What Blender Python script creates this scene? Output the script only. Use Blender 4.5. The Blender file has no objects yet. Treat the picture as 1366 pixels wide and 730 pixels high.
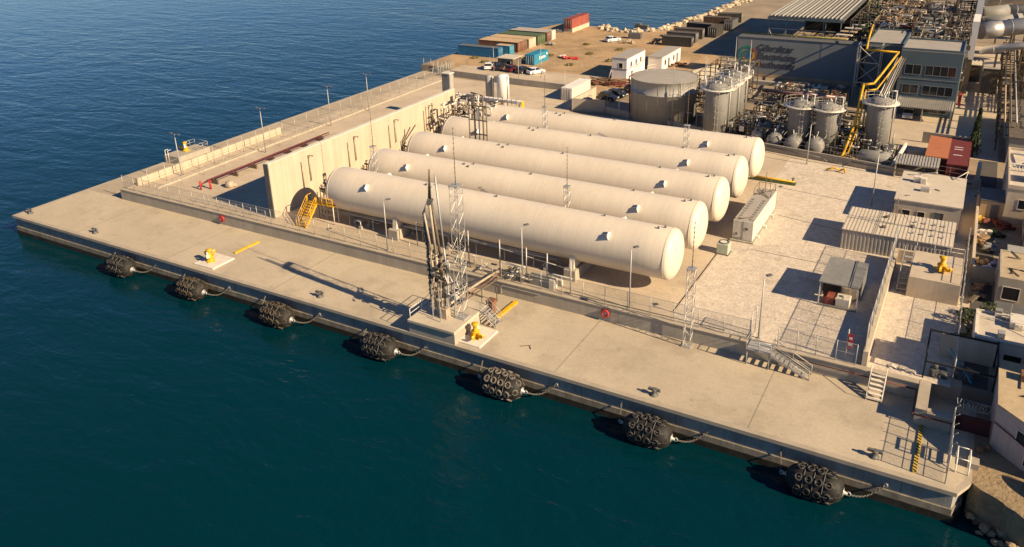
import bpy, bmesh, math, random
from mathutils import Vector, Matrix, noise as mnoise
R = math.radians
S = bpy.context.scene
COL = S.collection
# ---------------------------------------------------------------- camera, sky, sun, exposure
cd = bpy.data.cameras.new('camera'); cam = bpy.data.objects.new('camera', cd); COL.objects.link(cam)
r_ = Vector((0.86995885, 0.49258841, -0.02298372)); u_ = Vector((-0.16469682, 0.33417069, 0.92801126)); f_ = Vector((-0.46480808, 0.80354627, -0.3718425))
mw = Matrix((r_, u_, -f_)).transposed().to_4x4(); mw.translation = (119.3214, -59.306, 44.6)
cam.matrix_world = mw
cd.sensor_width = 36; cd.lens = 36*1085.287/1366; cd.shift_y = -(365-270)/1366
cd.clip_start = 1; cd.clip_end = 6000
S.camera = cam
w = bpy.data.worlds.new('World'); S.world = w; w.use_nodes = True
nt = w.node_tree; sky = nt.nodes.new('ShaderNodeTexSky'); sky.sky_type = 'NISHITA'; sky.sun_disc = False
sky.sun_elevation = R(30); sky.sun_rotation = R(97); sky.altitude = 20; sky.air_density = 0.9; sky.dust_density = 0.05; sky.ozone_density = 8.0
bg = nt.nodes['Background']; nt.links.new(sky.outputs[0], bg.inputs[0]); bg.inputs[1].default_value = 0.05
sd = bpy.data.lights.new('sun', 'SUN'); sun = bpy.data.objects.new('sun', sd); COL.objects.link(sun)
sd.energy = 5.0; sd.angle = R(0.5); sd.color = (1.0, 0.77, 0.485)
sv = Vector((math.cos(R(30))*math.cos(R(-7)), math.cos(R(30))*math.sin(R(-7)), math.sin(R(30))))
sun.rotation_euler = sv.to_track_quat('Z', 'Y').to_euler()
S.view_settings.view_transform = 'Standard'; S.view_settings.look = 'None'; S.view_settings.gamma = 1; S.view_settings.use_curve_mapping = False
S.view_settings.exposure = 0.92
S.render.engine = 'CYCLES'; S.cycles.max_bounces = 6; S.cycles.transparent_max_bounces = 12

# ---------------------------------------------------------------- materials
def new_mat(name):
    m = bpy.data.materials.new(name); m.use_nodes = True
    return m, m.node_tree.nodes, m.node_tree.links, m.node_tree.nodes['Principled BSDF']
def mat(name, col, var=.12, sc=.35, fine=5., rough=.8, metal=0., bump=.0, streak=0., sscale=(1.2,1.2,.06), stain=None, stsc=.15, stamt=.5, spec=.3, world=False, joints=None, spots=0., spsc=.7, cracks=0., crsc=.1):
    m, N, L, P = new_mat(name)
    tc = N.new('ShaderNodeTexCoord'); co = tc.outputs['Object']
    if world:
        g = N.new('ShaderNodeNewGeometry'); co = g.outputs['Position']
    def nz(scale, detail=5, vec=None, rg=.6):
        n = N.new('ShaderNodeTexNoise'); n.inputs['Scale'].default_value = scale; n.inputs['Detail'].default_value = detail; n.inputs['Roughness'].default_value = rg
        L.new(vec or co, n.inputs['Vector']); return n.outputs['Fac']
    def rng(fac, a, b, lo=.3, hi=.7):
        r = N.new('ShaderNodeMapRange'); r.inputs[1].default_value = lo; r.inputs[2].default_value = hi; r.inputs[3].default_value = a; r.inputs[4].default_value = b
        L.new(fac, r.inputs[0]); return r.outputs[0]
    def mul(a, b):
        x = N.new('ShaderNodeMath'); x.operation = 'MULTIPLY'; L.new(a, x.inputs[0]); L.new(b, x.inputs[1]); return x.outputs[0]
    k = rng(nz(sc), 1-var, 1+var)
    fn = nz(fine, 4)
    k = mul(k, rng(fn, 1-var*.6, 1+var*.6))
    if streak:
        mp = N.new('ShaderNodeMapping'); mp.inputs['Scale'].default_value = sscale; L.new(co, mp.inputs[0])
        k = mul(k, rng(nz(1., 6, mp.outputs[0], .7), 1-streak, 1+streak*.6))
    if joints:
        sep = N.new('ShaderNodeSeparateXYZ'); L.new(co, sep.inputs[0])
        for ax, (step, off, wd, dk) in joints.items():
            a = N.new('ShaderNodeMath'); a.operation = 'ADD'; a.inputs[1].default_value = off; L.new(sep.outputs[ax], a.inputs[0])
            b = N.new('ShaderNodeMath'); b.operation = 'PINGPONG'; b.inputs[1].default_value = step/2; L.new(a.outputs[0], b.inputs[0])
            k = mul(k, rng(b.outputs[0], dk, 1., wd*.5, wd))
    if spots:
        k = mul(k, rng(nz(spsc, 6, None, .75), 1., 1-spots, .58, .74)); k = mul(k, rng(nz(spsc*.17, 5, None, .6), 1., 1-spots*.7, .56, .7))
    if cracks:
        for cs, cw in ((crsc, .012), (crsc*2.7, .008)):
            e_ = N.new('ShaderNodeMath'); e_.operation = 'SUBTRACT'; e_.inputs[1].default_value = .5; L.new(nz(cs, 3, None, .5), e_.inputs[0])
            f = N.new('ShaderNodeMath'); f.operation = 'ABSOLUTE'; L.new(e_.outputs[0], f.inputs[0]); k = mul(k, rng(f.outputs[0], 1-cracks, 1., 0., cw))
    sc_ = N.new('ShaderNodeVectorMath'); sc_.operation = 'SCALE'; sc_.inputs[0].default_value = col; L.new(k, sc_.inputs['Scale'])
    out = sc_.outputs[0]
    if stain:
        mx = N.new('ShaderNodeMix'); mx.data_type = 'RGBA'; L.new(rng(nz(stsc, 7, None, .7), 0, stamt, .52, .68), mx.inputs[0])
        L.new(out, mx.inputs[6]); mx.inputs[7].default_value = (*stain, 1); out = mx.outputs[2]
    L.new(out, P.inputs['Base Color'])
    P.inputs['Roughness'].default_value = rough; P.inputs['Metallic'].default_value = metal; P.inputs['Specular IOR Level'].default_value = spec
    if bump:
        b = N.new('ShaderNodeBump'); b.inputs['Strength'].default_value = 1; b.inputs['Distance'].default_value = bump; L.new(fn, b.inputs['Height']); L.new(b.outputs[0], P.inputs['Normal'])
    return m
CONC = (.40,.355,.29)
m_apron = mat('apron_concrete', (.435,.37,.275), .13, .10, 3.5, .85, stain=(.27,.22,.165), stsc=.13, stamt=.5, world=True, joints={0:(18.6,4.,.07,.6),1:(6.2,.4,.04,.88)}, spots=.38, spsc=.62, cracks=.05, crsc=.07)
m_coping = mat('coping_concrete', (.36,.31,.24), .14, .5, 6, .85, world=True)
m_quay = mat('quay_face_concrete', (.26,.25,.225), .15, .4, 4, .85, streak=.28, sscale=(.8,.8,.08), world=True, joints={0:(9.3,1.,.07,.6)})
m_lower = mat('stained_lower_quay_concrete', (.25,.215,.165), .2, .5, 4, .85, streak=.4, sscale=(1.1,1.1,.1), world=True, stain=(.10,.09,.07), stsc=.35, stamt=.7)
m_wet = mat('wet_tidal_concrete', (.035,.03,.022), .4, .8, 5, .5, streak=.3, world=True)
m_wall = mat('wall_concrete', (.36,.325,.265), .09, .4, 5, .85, streak=.16, sscale=(.9,.9,.1), world=True, joints={0:(6.2,2.,.04,.72)})
m_blast = mat('pale_panel_concrete', (.47,.395,.30), .06, .3, 4, .8, streak=.15, sscale=(.9,.9,.05), world=True, joints={1:(2.4,.3,.03,.86)})
m_yard = mat('yard_concrete', (.465,.385,.285), .13, .15, 3, .85, spots=.3, spsc=.5, cracks=.06, crsc=.08, stain=(.36,.28,.2), stsc=.2, stamt=.35, world=True, joints={1:(9.2,.8,.04,.8)})
m_gravel = mat('pale_gravel', (.53,.46,.375), .16, 1.6, 3.2, .95, bump=.06, stain=(.40,.325,.24), stsc=.5, stamt=.2, world=True, joints={0:(12.,3.,.06,.93),1:(12.4,3.4,.06,.93)}, spots=.3, spsc=2.2)
m_sand = mat('sandy_ground', (.38,.26,.145), .22, .12, 2.2, .95, spots=.4, spsc=.35, cracks=.25, crsc=.05, stain=(.21,.155,.07), stsc=.09, stamt=.75, world=True)
m_strip = mat('weathered_pier_concrete', (.36,.30,.22), .16, .15, 2., .9, stain=(.22,.19,.14), stsc=.06, stamt=.6, world=True)
m_land = mat('dusty_hardstanding', (.27,.215,.15), .2, .15, 2, .9, stain=(.16,.135,.11), stsc=.1, stamt=.55, world=True)
m_asph = mat('asphalt', (.075,.07,.065), .2, .3, 5, .9, world=True)
m_rock = mat('limestone_rock', (.46,.38,.27), .3, .5, 3, .95, bump=.1)
m_shore = mat('sandstone_ledge', (.27,.20,.12), .25, .5, 2.5, .95, bump=.15, stain=(.16,.12,.07), stsc=.5, stamt=.7, world=True)
m_tank = mat('tank_white_paint', (.665,.585,.47), .04, .12, 2.5, .42, streak=.11, sscale=(9.,.25,.25), spec=.5, stain=(.52,.44,.34), stsc=.35, stamt=.35)
m_white = mat('white_paint', (.74,.71,.66), .05, .6, 6, .5)
m_offw = mat('weathered_white_paint', (.62,.57,.49), .10, .7, 5, .6, streak=.1)
m_cream = mat('cream_render', (.50,.42,.32), .12, .4, 4, .8, streak=.15)
m_grey = mat('grey_paint', (.225,.22,.205), .12, .5, 5, .6, streak=.14, stain=(.13,.12,.105), stsc=.6, stamt=.4)
m_dgrey = mat('dark_grey_paint', (.11,.11,.105), .12, .8, 5, .6)
m_galv = mat('galvanised_steel', (.40,.39,.37), .10, 2, 12, .5, metal=.35)
m_steel = mat('brown_steel', (.14,.115,.085), .2, 1, 8, .6, metal=.2)
m_black2 = mat('dark_container_paint', (.05,.047,.043), .2, .8, 5, .6, streak=.2)
m_rust2 = mat('dark_rusty_paint', (.085,.05,.035), .3, .8, 5, .7, streak=.2)
m_steel2 = mat('dark_weathered_roof', (.095,.083,.07), .25, .8, 5, .7)
m_pipe = mat('weathered_pipe_cladding', (.40,.33,.255), .22, 1.2, 6, .6, metal=.1, stain=(.16,.11,.07), stsc=1.0, stamt=.7)
m_chain = mat('salt_bleached_chain', (.13,.12,.105), .25, 2, 8, .7, metal=.2)
m_tankg = mat('round_tank_grey_paint', (.31,.30,.28), .05, .4, 4, .55, streak=.06, sscale=(.9,.9,.06))
m_silver = mat('aluminium_cladding', (.46,.44,.41), .14, .8, 5, .45, metal=.6)
m_black = mat('black_rubber', (.018,.017,.016), .3, 2, 12, .65)
m_tyre = mat('dusty_tyre_rubber', (.026,.024,.022), .4, 1.5, 6, .6, stain=(.13,.11,.085), stsc=1.1, stamt=.65)
m_tyre2 = mat('mud_caked_tyre_rubber', (.12,.105,.085), .35, 1.5, 6, .8, stain=(.30,.25,.19), stsc=1.2, stamt=.8)
m_yel = mat('yellow_paint', (.62,.35,.015), .15, 1.5, 6, .5, stain=(.22,.12,.03), stsc=1.6, stamt=.6)
m_red = mat('red_paint', (.42,.035,.03), .15, 1.5, 6, .5)
m_maroon = mat('oxide_red_paint', (.14,.03,.026), .2, 1.2, 5, .6)
m_orange = mat('orange_roof_paint', (.40,.15,.07), .12, .5, 4, .6, stain=(.25,.07,.03), stsc=.5, stamt=.5)
m_blue = mat('blue_container_paint', (.02,.13,.27), .15, .8, 5, .5, streak=.2)
m_lblue = mat('light_blue_container_paint', (.035,.23,.36), .12, .8, 5, .5, streak=.15)
m_green = mat('green_container_paint', (.075,.105,.05), .15, .8, 5, .55, streak=.2)
m_rust = mat('rusty_brown_paint', (.17,.085,.05), .3, .8, 5, .7, streak=.25)
m_redc = mat('faded_red_container_paint', (.30,.085,.062), .15, .8, 5, .6, streak=.2)
m_tan = mat('tan_container_paint', (.42,.31,.19), .14, .6, 5, .7, streak=.1)
m_slate = mat('slate_blue_cladding', (.088,.122,.14), .06, .3, 4, .5, streak=.05)
m_slate2 = mat('pale_slate_cladding', (.205,.225,.23), .06, .3, 4, .5)
m_roofg = mat('flat_grey_roof', (.32,.295,.265), .10, .25, 3, .85, stain=(.2,.17,.14), stsc=.3, stamt=.4)
m_roofw = mat('pale_flat_roof', (.50,.44,.355), .08, .3, 3, .85, stain=(.34,.27,.2), stsc=.35, stamt=.4)
m_rooft = mat('tan_flat_roof', (.42,.33,.21), .14, .4, 3, .9, stain=(.24,.16,.1), stsc=.35, stamt=.6)
m_tin = mat('corrugated_tin', (.40,.375,.335), .12, .4, 4, .5, metal=.2, streak=.15)
m_pink = mat('pinkish_render', (.44,.36,.33), .12, .4, 4, .85, streak=.18)
m_glass = mat('dark_window_glass', (.015,.018,.022), .1, 1, 3, .08, spec=.6)
m_leaf = mat('conifer_leaf', (.05,.07,.028), .45, .9, 4, .8)
m_weed = mat('dry_weed', (.16,.15,.05), .4, .9, 4, .9)
m_bark = mat('bark', (.10,.07,.045), .3, 2, 8, .9)
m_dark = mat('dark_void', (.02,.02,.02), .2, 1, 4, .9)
m_wood = mat('weathered_timber', (.28,.19,.11), .25, .8, 6, .85)
m_cloth = mat('lilac_cloth', (.35,.36,.52), .15, 2, 6, .9)
m_lime = mat('green_tarp', (.18,.32,.05), .2, 2, 6, .8)
m_carw = mat('white_car_paint', (.75,.74,.72), .03, 1, 4, .22, spec=.6)
m_cark = mat('dark_car_paint', (.02,.024,.032), .08, 1, 4, .2, spec=.6)
m_carm = mat('maroon_car_paint', (.10,.015,.02), .08, 1, 4, .2, spec=.6)
m_lamp = mat('lamp_lens', (.75,.72,.62), .02, 1, 4, .2)
m_teal = mat('logo_green', (.03,.22,.17), .1, 1, 4, .5)
m_logob = mat('logo_blue', (.03,.16,.33), .1, 1, 4, .5)
m_logor = mat('logo_rust', (.35,.10,.06), .1, 1, 4, .5)
m_logoy = mat('logo_yellow', (.50,.36,.06), .1, 1, 4, .5)
def mesh_mat():   # woven wire: see-through veil
    m, N, L, P = new_mat('chain_link_wire'); P.inputs['Base Color'].default_value = (.33,.34,.30,1); P.inputs['Roughness'].default_value = .6; P.inputs['Metallic'].default_value = .2
    tc = N.new('ShaderNodeTexCoord'); ws = []
    for rz in (45, -45):
        mp = N.new('ShaderNodeMapping'); mp.inputs['Rotation'].default_value = (0, 0, 0)
        L.new(tc.outputs['Object'], mp.inputs[0])
        sep = N.new('ShaderNodeSeparateXYZ'); L.new(mp.outputs[0], sep.inputs[0])
        a = N.new('ShaderNodeMath'); a.operation = 'ADD'; L.new(sep.outputs[0], a.inputs[0]); L.new(sep.outputs[1], a.inputs[1])
        b = N.new('ShaderNodeMath'); b.operation = 'ADD' if rz > 0 else 'SUBTRACT'; L.new(a.outputs[0], b.inputs[0]); L.new(sep.outputs[2], b.inputs[1])
        c = N.new('ShaderNodeMath'); c.operation = 'PINGPONG'; c.inputs[1].default_value = .06; L.new(b.outputs[0], c.inputs[0])
        d = N.new('ShaderNodeMath'); d.operation = 'LESS_THAN'; d.inputs[1].default_value = .0065; L.new(c.outputs[0], d.inputs[0]); ws.append(d.outputs[0])
    mx = N.new('ShaderNodeMath'); mx.operation = 'MAXIMUM'; L.new(ws[0], mx.inputs[0]); L.new(ws[1], mx.inputs[1])
    L.new(mx.outputs[0], P.inputs['Alpha']); return m
m_mesh = mesh_mat()
def stripe_mat(name, c1, c2, axis, step, shear=0):
    m, N, L, P = new_mat(name); tc = N.new('ShaderNodeTexCoord'); sep = N.new('ShaderNodeSeparateXYZ'); L.new(tc.outputs['Object'], sep.inputs[0])
    src = sep.outputs[axis]
    if shear:
        sh = N.new('ShaderNodeMath'); sh.operation = 'MULTIPLY_ADD'; sh.inputs[1].default_value = shear; L.new(sep.outputs[0 if axis else 1], sh.inputs[0]); L.new(src, sh.inputs[2]); src = sh.outputs[0]
    a = N.new('ShaderNodeMath'); a.operation = 'PINGPONG'; a.inputs[1].default_value = step; L.new(src, a.inputs[0])
    b = N.new('ShaderNodeMath'); b.operation = 'GREATER_THAN'; b.inputs[1].default_value = step/2; L.new(a.outputs[0], b.inputs[0])
    n = N.new('ShaderNodeTexNoise'); n.inputs['Scale'].default_value = 3; n.inputs['Detail'].default_value = 6; L.new(tc.outputs['Object'], n.inputs[0])
    mx = N.new('ShaderNodeMix'); mx.data_type = 'RGBA'; L.new(b.outputs[0], mx.inputs[0]); mx.inputs[6].default_value = (*c1,1); mx.inputs[7].default_value = (*c2,1)
    hs = N.new('ShaderNodeVectorMath'); hs.operation = 'SCALE'; L.new(mx.outputs[2], hs.inputs[0])
    r = N.new('ShaderNodeMapRange'); r.inputs[3].default_value = .7; r.inputs[4].default_value = 1.3; L.new(n.outputs['Fac'], r.inputs[0]); L.new(r.outputs[0], hs.inputs['Scale'])
    L.new(hs.outputs[0], P.inputs['Base Color']); P.inputs['Roughness'].default_value = .7
    return m
m_by = stripe_mat('black_yellow_stripes', (.03,.03,.03), (.65,.42,.03), 1, .2, .6)
def water_mat():
    m, N, L, P = new_mat('sea_water')
    g = N.new('ShaderNodeNewGeometry')
    def layer(sx, sy, scale, det, rot):
        mp = N.new('ShaderNodeMapping'); mp.inputs['Rotation'].default_value = (0,0,R(rot)); mp.inputs['Scale'].default_value = (sx,sy,1); L.new(g.outputs['Position'], mp.inputs[0])
        n = N.new('ShaderNodeTexNoise'); n.inputs['Scale'].default_value = scale; n.inputs['Detail'].default_value = det; n.inputs['Roughness'].default_value = .55; n.inputs['Distortion'].default_value = .6
        L.new(mp.outputs[0], n.inputs['Vector']); return n.outputs['Fac']
    a = layer(.45, 1., .16, 3, -25); b = layer(.5, 1., .55, 4, -38); c = layer(.7, 1., 1.7, 3, -15)
    w_ = layer(.4, 1., .012, 3, -30)
    def ma(x, k, y=None):
        n = N.new('ShaderNodeMath'); n.operation = 'MULTIPLY_ADD'; L.new(x, n.inputs[0]); n.inputs[1].default_value = k
        if y is not None: L.new(y, n.inputs[2])
        else: n.inputs[2].default_value = 0
        return n.outputs[0]
    h = ma(c, .04, ma(b, .16, ma(a, .42)))
    amp = N.new('ShaderNodeMapRange'); amp.inputs[1].default_value = .35; amp.inputs[2].default_value = .65; amp.inputs[3].default_value = .55; amp.inputs[4].default_value = 1.15; L.new(w_, amp.inputs[0])
    bp = N.new('ShaderNodeBump'); bp.inputs['Distance'].default_value = .92; L.new(amp.outputs[0], bp.inputs['Strength']); L.new(h, bp.inputs['Height'])
    L.new(bp.outputs[0], P.inputs['Normal'])
    mx = N.new('ShaderNodeMix'); mx.data_type = 'RGBA'; L.new(w_, mx.inputs[0]); mx.inputs[6].default_value = (.0002,.0155,.0215,1); mx.inputs[7].default_value = (.0003,.0265,.0400,1)
    L.new(mx.outputs[2], P.inputs['Base Color'])
    P.inputs['Roughness'].default_value = .06; P.inputs['IOR'].default_value = 1.333; P.inputs['Specular IOR Level'].default_value = .5; P.inputs['Specular Tint'].default_value = (.5,.85,1,1)
    return m
m_water = water_mat()
def foam_mat():
    return mat('foam_ring', (.35,.36,.33), .2, 1, 5, .9)

# ---------------------------------------------------------------- mesh helpers
def root_loc(o):
    p = Vector((0,0,0))
    while o is not None:
        p = p + Vector(o.location); o = o.parent
    return p
class MB:
    def __init__(s): s.bm = bmesh.new()
    def box(s, x0, x1, y0, y1, z0, z1, bev=0):
        if x0 > x1: x0, x1 = x1, x0
        if y0 > y1: y0, y1 = y1, y0
        v = [s.bm.verts.new(p) for p in ((x0,y0,z0),(x1,y0,z0),(x1,y1,z0),(x0,y1,z0),(x0,y0,z1),(x1,y0,z1),(x1,y1,z1),(x0,y1,z1))]
        fs = [s.bm.faces.new([v[i] for i in q]) for q in ((3,2,1,0),(4,5,6,7),(0,1,5,4),(1,2,6,5),(2,3,7,6),(3,0,4,7))]
        if bev:
            es = list({e for f in fs for e in f.edges})
            bmesh.ops.bevel(s.bm, geom=es, offset=bev, segments=1, affect='EDGES')
        return s
    def obox(s, c, size, rz=0, ry=0, rx=0):
        M_ = Matrix.Translation(c) @ Matrix.Rotation(rz,4,'Z') @ Matrix.Rotation(ry,4,'Y') @ Matrix.Rotation(rx,4,'X')
        a, b, d = [q/2 for q in size]
        v = [s.bm.verts.new(M_ @ Vector(p)) for p in ((-a,-b,-d),(a,-b,-d),(a,b,-d),(-a,b,-d),(-a,-b,d),(a,-b,d),(a,b,d),(-a,b,d))]
        for q in ((3,2,1,0),(4,5,6,7),(0,1,5,4),(1,2,6,5),(2,3,7,6),(3,0,4,7)): s.bm.faces.new([v[i] for i in q])
        return s
    def tube(s, p, q, r, n=8, r2=None, cap=True):
        p = Vector(p); q = Vector(q); d = q-p
        if d.length < 1e-6: return s
        r2 = r if r2 is None else r2
        M_ = d.to_track_quat('Z','Y').to_matrix()
        a = [s.bm.verts.new(p + M_ @ Vector((r*math.cos(2*math.pi*i/n), r*math.sin(2*math.pi*i/n), 0))) for i in range(n)]
        b = [s.bm.verts.new(q + M_ @ Vector((r2*math.cos(2*math.pi*i/n), r2*math.sin(2*math.pi*i/n), 0))) for i in range(n)]
        for i in range(n):
            f = s.bm.faces.new((a[i],a[(i+1)%n],b[(i+1)%n],b[i])); f.smooth = n > 5
        if cap: s.bm.faces.new(a[::-1]); s.bm.faces.new(b)
        return s
    def pipe(s, pts, r, n=8):
        for i in range(len(pts)-1):
            p, q = Vector(pts[i]), Vector(pts[i+1]); d = (q-p).normalized()*r*.8
            s.tube(p - (d if i else d*0), q + (d if i < len(pts)-2 else d*0), r, n)
        return s
    def lathe(s, prof, c=(0,0,0), n=24, M_=None):
        M_ = M_ or Matrix.Identity(3); c = Vector(c); rings = []
        for (r, z) in prof:
            if r < 1e-5: rings.append([s.bm.verts.new(c + M_ @ Vector((0,0,z)))])
            else: rings.append([s.bm.verts.new(c + M_ @ Vector((r*math.cos(2*math.pi*i/n), r*math.sin(2*math.pi*i/n), z))) for i in range(n)])
        for a, b in zip(rings, rings[1:]):
            for i in range(n):
                j = (i+1) % n
                if len(a) == 1 and len(b) == 1: continue
                if len(a) == 1: f = s.bm.faces.new((a[0], b[j], b[i]))
                elif len(b) == 1: f = s.bm.faces.new((a[i], a[j], b[0]))
                else: f = s.bm.faces.new((a[i], a[j], b[j], b[i]))
                f.smooth = True
        return s
    def prism(s, poly, z0, z1):
        a = [s.bm.verts.new((x,y,z0)) for x,y in poly]; b = [s.bm.verts.new((x,y,z1)) for x,y in poly]; n = len(poly)
        for i in range(n): s.bm.faces.new((a[i],a[(i+1)%n],b[(i+1)%n],b[i]))
        s.bm.faces.new(a[::-1]); s.bm.faces.new(b); return s
    def extr(s, poly, d):      # 3-D polygon extruded along d
        d = Vector(d); a = [s.bm.verts.new(Vector(p)) for p in poly]; b = [s.bm.verts.new(Vector(p)+d) for p in poly]; n = len(poly)
        for i in range(n): s.bm.faces.new((a[i],a[(i+1)%n],b[(i+1)%n],b[i]))
        s.bm.faces.new(a[::-1]); s.bm.faces.new(b); return s
    def torus(s, c, R0, r, M_=None, n=12, k=6):
        M_ = M_ or Matrix.Identity(3); c = Vector(c); g = []
        for i in range(n):
            t = 2*math.pi*i/n
            g.append([s.bm.verts.new(c + M_ @ Vector(((R0+r*math.cos(2*math.pi*j/k))*math.cos(t), (R0+r*math.cos(2*math.pi*j/k))*math.sin(t), r*math.sin(2*math.pi*j/k)))) for j in range(k)])
        for i in range(n):
            for j in range(k):
                f = s.bm.faces.new((g[i][j], g[(i+1)%n][j], g[(i+1)%n][(j+1)%k], g[i][(j+1)%k])); f.smooth = True
        return s
    def quad(s, pts): s.bm.faces.new([s.bm.verts.new(p) for p in pts]); return s
    def rock(s, c, r, rnd, sub=2, fl=.75):
        t = bmesh.ops.create_icosphere(s.bm, subdivisions=2, radius=1)
        sx, sy = rnd.uniform(.75,1.35), rnd.uniform(.75,1.35); a = Matrix.Rotation(rnd.random()*6,3,'Z')
        cuts = [(Vector((rnd.gauss(0,1),rnd.gauss(0,1),rnd.gauss(0,1))).normalized(), rnd.uniform(.45,.85)) for _ in range(9)]
        for v in t['verts']:
            p = v.co.copy()
            for n, d in cuts:
                q = p.dot(n)
                if q > d: p -= n*(q-d)
            p = a @ Vector((p.x*sx*r, p.y*sy*r, p.z*fl*r)); v.co = p + Vector(c)
        return s
    def quad(s, pts): s.bm.faces.new([s.bm.verts.new(p) for p in pts]); return s
    def rock(s, c, r, rnd, sub=2, fl=.75):
        t = bmesh.ops.create_icosphere(s.bm, subdivisions=sub, radius=1)
        o = Vector((rnd.random()*50, rnd.random()*50, rnd.random()*50)); sx, sy = rnd.uniform(.75,1.35), rnd.uniform(.75,1.35); a = rnd.random()*6
        for v in t['verts']:
            k = .8 + .55*mnoise.noise(v.co*1.3+o); p = v.co*k*r
            p = Vector((p.x*sx, p.y*sy, p.z*fl)); p = Matrix.Rotation(a,3,'Z') @ p
            v.co = p + Vector(c)
        return s
    def build(s, name, m, parent=None, kind=None, recalc=True):
        off = root_loc(parent)
        if off.length > 0: bmesh.ops.translate(s.bm, verts=s.bm.verts, vec=-off)
        if recalc: bmesh.ops.recalc_face_normals(s.bm, faces=s.bm.faces)
        me = bpy.data.meshes.new(name); s.bm.to_mesh(me); s.bm.free(); me.materials.append(m)
        o = bpy.data.objects.new(name, me); COL.objects.link(o)
        if parent is not None: o.parent = parent
        if kind: o['kind'] = kind
        return o
def thing(name, label, cat, loc=(0,0,0), group=None):
    o = bpy.data.objects.new(name, None); COL.objects.link(o); o.location = loc; o.empty_display_size = .3
    o['label'] = label; o['category'] = cat
    if group: o['group'] = group
    return o
def tag(o, label, cat, group=None):
    o['label'] = label; o['category'] = cat
    if group: o['group'] = group
    return o
KIDS = {}
def kids(o): return [c for c in COL.objects if c.parent == o]
def dup(root, loc, label, rz=0, group=None):
    r = root.copy(); COL.objects.link(r); r.location = loc; r.rotation_euler = (0,0,rz); r['label'] = label
    if group: r['group'] = group
    for ch in list(root.children):
        c = ch.copy(); COL.objects.link(c); c.parent = r
        for g in list(ch.children):
            d = g.copy(); COL.objects.link(d); d.parent = c
    return r
def share(o, loc, parent):        # another part that shares the mesh, moved by loc
    c = o.copy(); COL.objects.link(c); c.parent = parent; c.location = loc; return c
def struct(name, mb, m): return mb.build(name, m, None, 'structure')
# ================================================================ SETTING
struct('sea_water', MB().quad([(-3000,-1500,-3),(3000,-1500,-3),(3000,4000,-3),(-3000,4000,-3)]), m_water)
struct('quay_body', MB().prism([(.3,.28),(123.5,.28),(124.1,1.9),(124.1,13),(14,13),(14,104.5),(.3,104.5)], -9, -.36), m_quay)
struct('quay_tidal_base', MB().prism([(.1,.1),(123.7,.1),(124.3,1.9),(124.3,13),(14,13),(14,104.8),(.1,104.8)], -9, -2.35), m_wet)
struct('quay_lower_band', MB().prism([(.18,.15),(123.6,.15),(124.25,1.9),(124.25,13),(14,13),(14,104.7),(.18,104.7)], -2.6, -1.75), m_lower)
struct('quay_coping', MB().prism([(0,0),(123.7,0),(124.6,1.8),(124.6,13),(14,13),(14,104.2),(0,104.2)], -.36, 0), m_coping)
struct('quay_apron', MB().quad([(.5,.5,.004),(123.4,.5,.004),(124.1,1.8,.004),(124.1,12,.004)]) if 0 else MB().prism([(.55,.55),(123.4,.55),(124.1,1.9),(124.1,12),(9.5,12),(.55,12)], -.05, .004), m_apron)
struct('pier_roadway', MB().prism([(.55,12.004),(9.5,12.004),(9.5,104),(.55,104)], -.05, .004), m_strip)
struct('yard_ground', MB().prism([(9.3,12.1),(119.6,12.1),(119.6,13),(123.2,13),(123.2,72.4),(92,72.4),(92,80),(52,80),(47,95),(9.3,95)], -4, 1.55), m_yard)
struct('gravel_yard', MB().quad([(96.3,12.45,1.556),(114.55,12.45,1.556),(114.55,70,1.556),(96.3,70,1.556)]), m_gravel)
struct('side_gravel_yard', MB().quad([(115.4,12.45,1.556),(122.3,12.45,1.556),(122.3,45,1.556),(115.4,45,1.556)]), m_gravel)
struct('ground', MB().prism([(9.2,95),(47,95),(52,80),(92,80),(92,72.4),(123.2,72.4),(123.2,13.0),(124.8,13.0),(600,13),(600,900),(80,900),(62,420),(49,330),(46,262),(44.5,236),(42,206),(39,185),(37.5,169),(28,163.5),(20,171),(5,171),(-.5,150),(-.5,104.3),(9.2,104.3)], -9, 1.5), m_land)
struct('sandy_pier_head', MB().quad([(.2,104.6,1.508),(70,104.6,1.508),(70,148,1.508),(38.5,184,1.508)][:1]+[(48,96.5,1.508),(66,96.5,1.508),(66,138,1.508),(47,168,1.508),(40,184,1.508),(38,170.5,1.508),(28,164.5,1.508),(20,170,1.508),(5,170,1.508),(.2,150,1.508)]), m_sand)
struct('access_road', MB().quad([(9.6,97.5,1.514),(46,97.5,1.514),(46,110.5,1.514),(9.6,108,1.514)]), m_yard)
struct('power_station_road', MB().quad([(105.5,82,1.508),(125.2,82,1.508),(125.2,180,1.508),(105.5,180,1.508)]), m_yard)
struct('side_lane', MB().quad([(122.7,13.5,1.508),(125.2,13.5,1.508),(125.2,81.9,1.508),(122.7,81.9,1.508)]), m_asph)
rnd = random.Random(5)
edge = [(124.55,2.0),(125.2,1.35)]
x = 125.2
while x < 150: x += rnd.uniform(.25,.6); edge.append((x, 1.35-(x-125.2)*.62+rnd.uniform(-.2,.2) if x < 128.5 else -.7-(x-128.5)*.06+rnd.uniform(-.25,.25)))
struct('shore_ledge', MB().prism(edge+[(200,-2),(600,-2),(600,14),(124.55,14)], -9, -.02), m_shore)
m = MB()
for i in range(45):
    x = 124.9 + abs(rnd.gauss(0,1))*7; y = 1.2-(x-125.2)*.62 if x < 128.5 else -.8
    m.rock((x, y+rnd.uniform(-.9,.1), rnd.uniform(-3.3,-2.2)), rnd.uniform(.2,.5), rnd, 1)
m.build('shore_rubble', m_shore, None, 'stuff')
m = MB()
shore = [(20,172),(27,165.5),(33,168.5),(37.2,172),(38.6,186),(41.2,206),(43.6,236),(45.4,262),(48.5,330),(60,420)]
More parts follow.
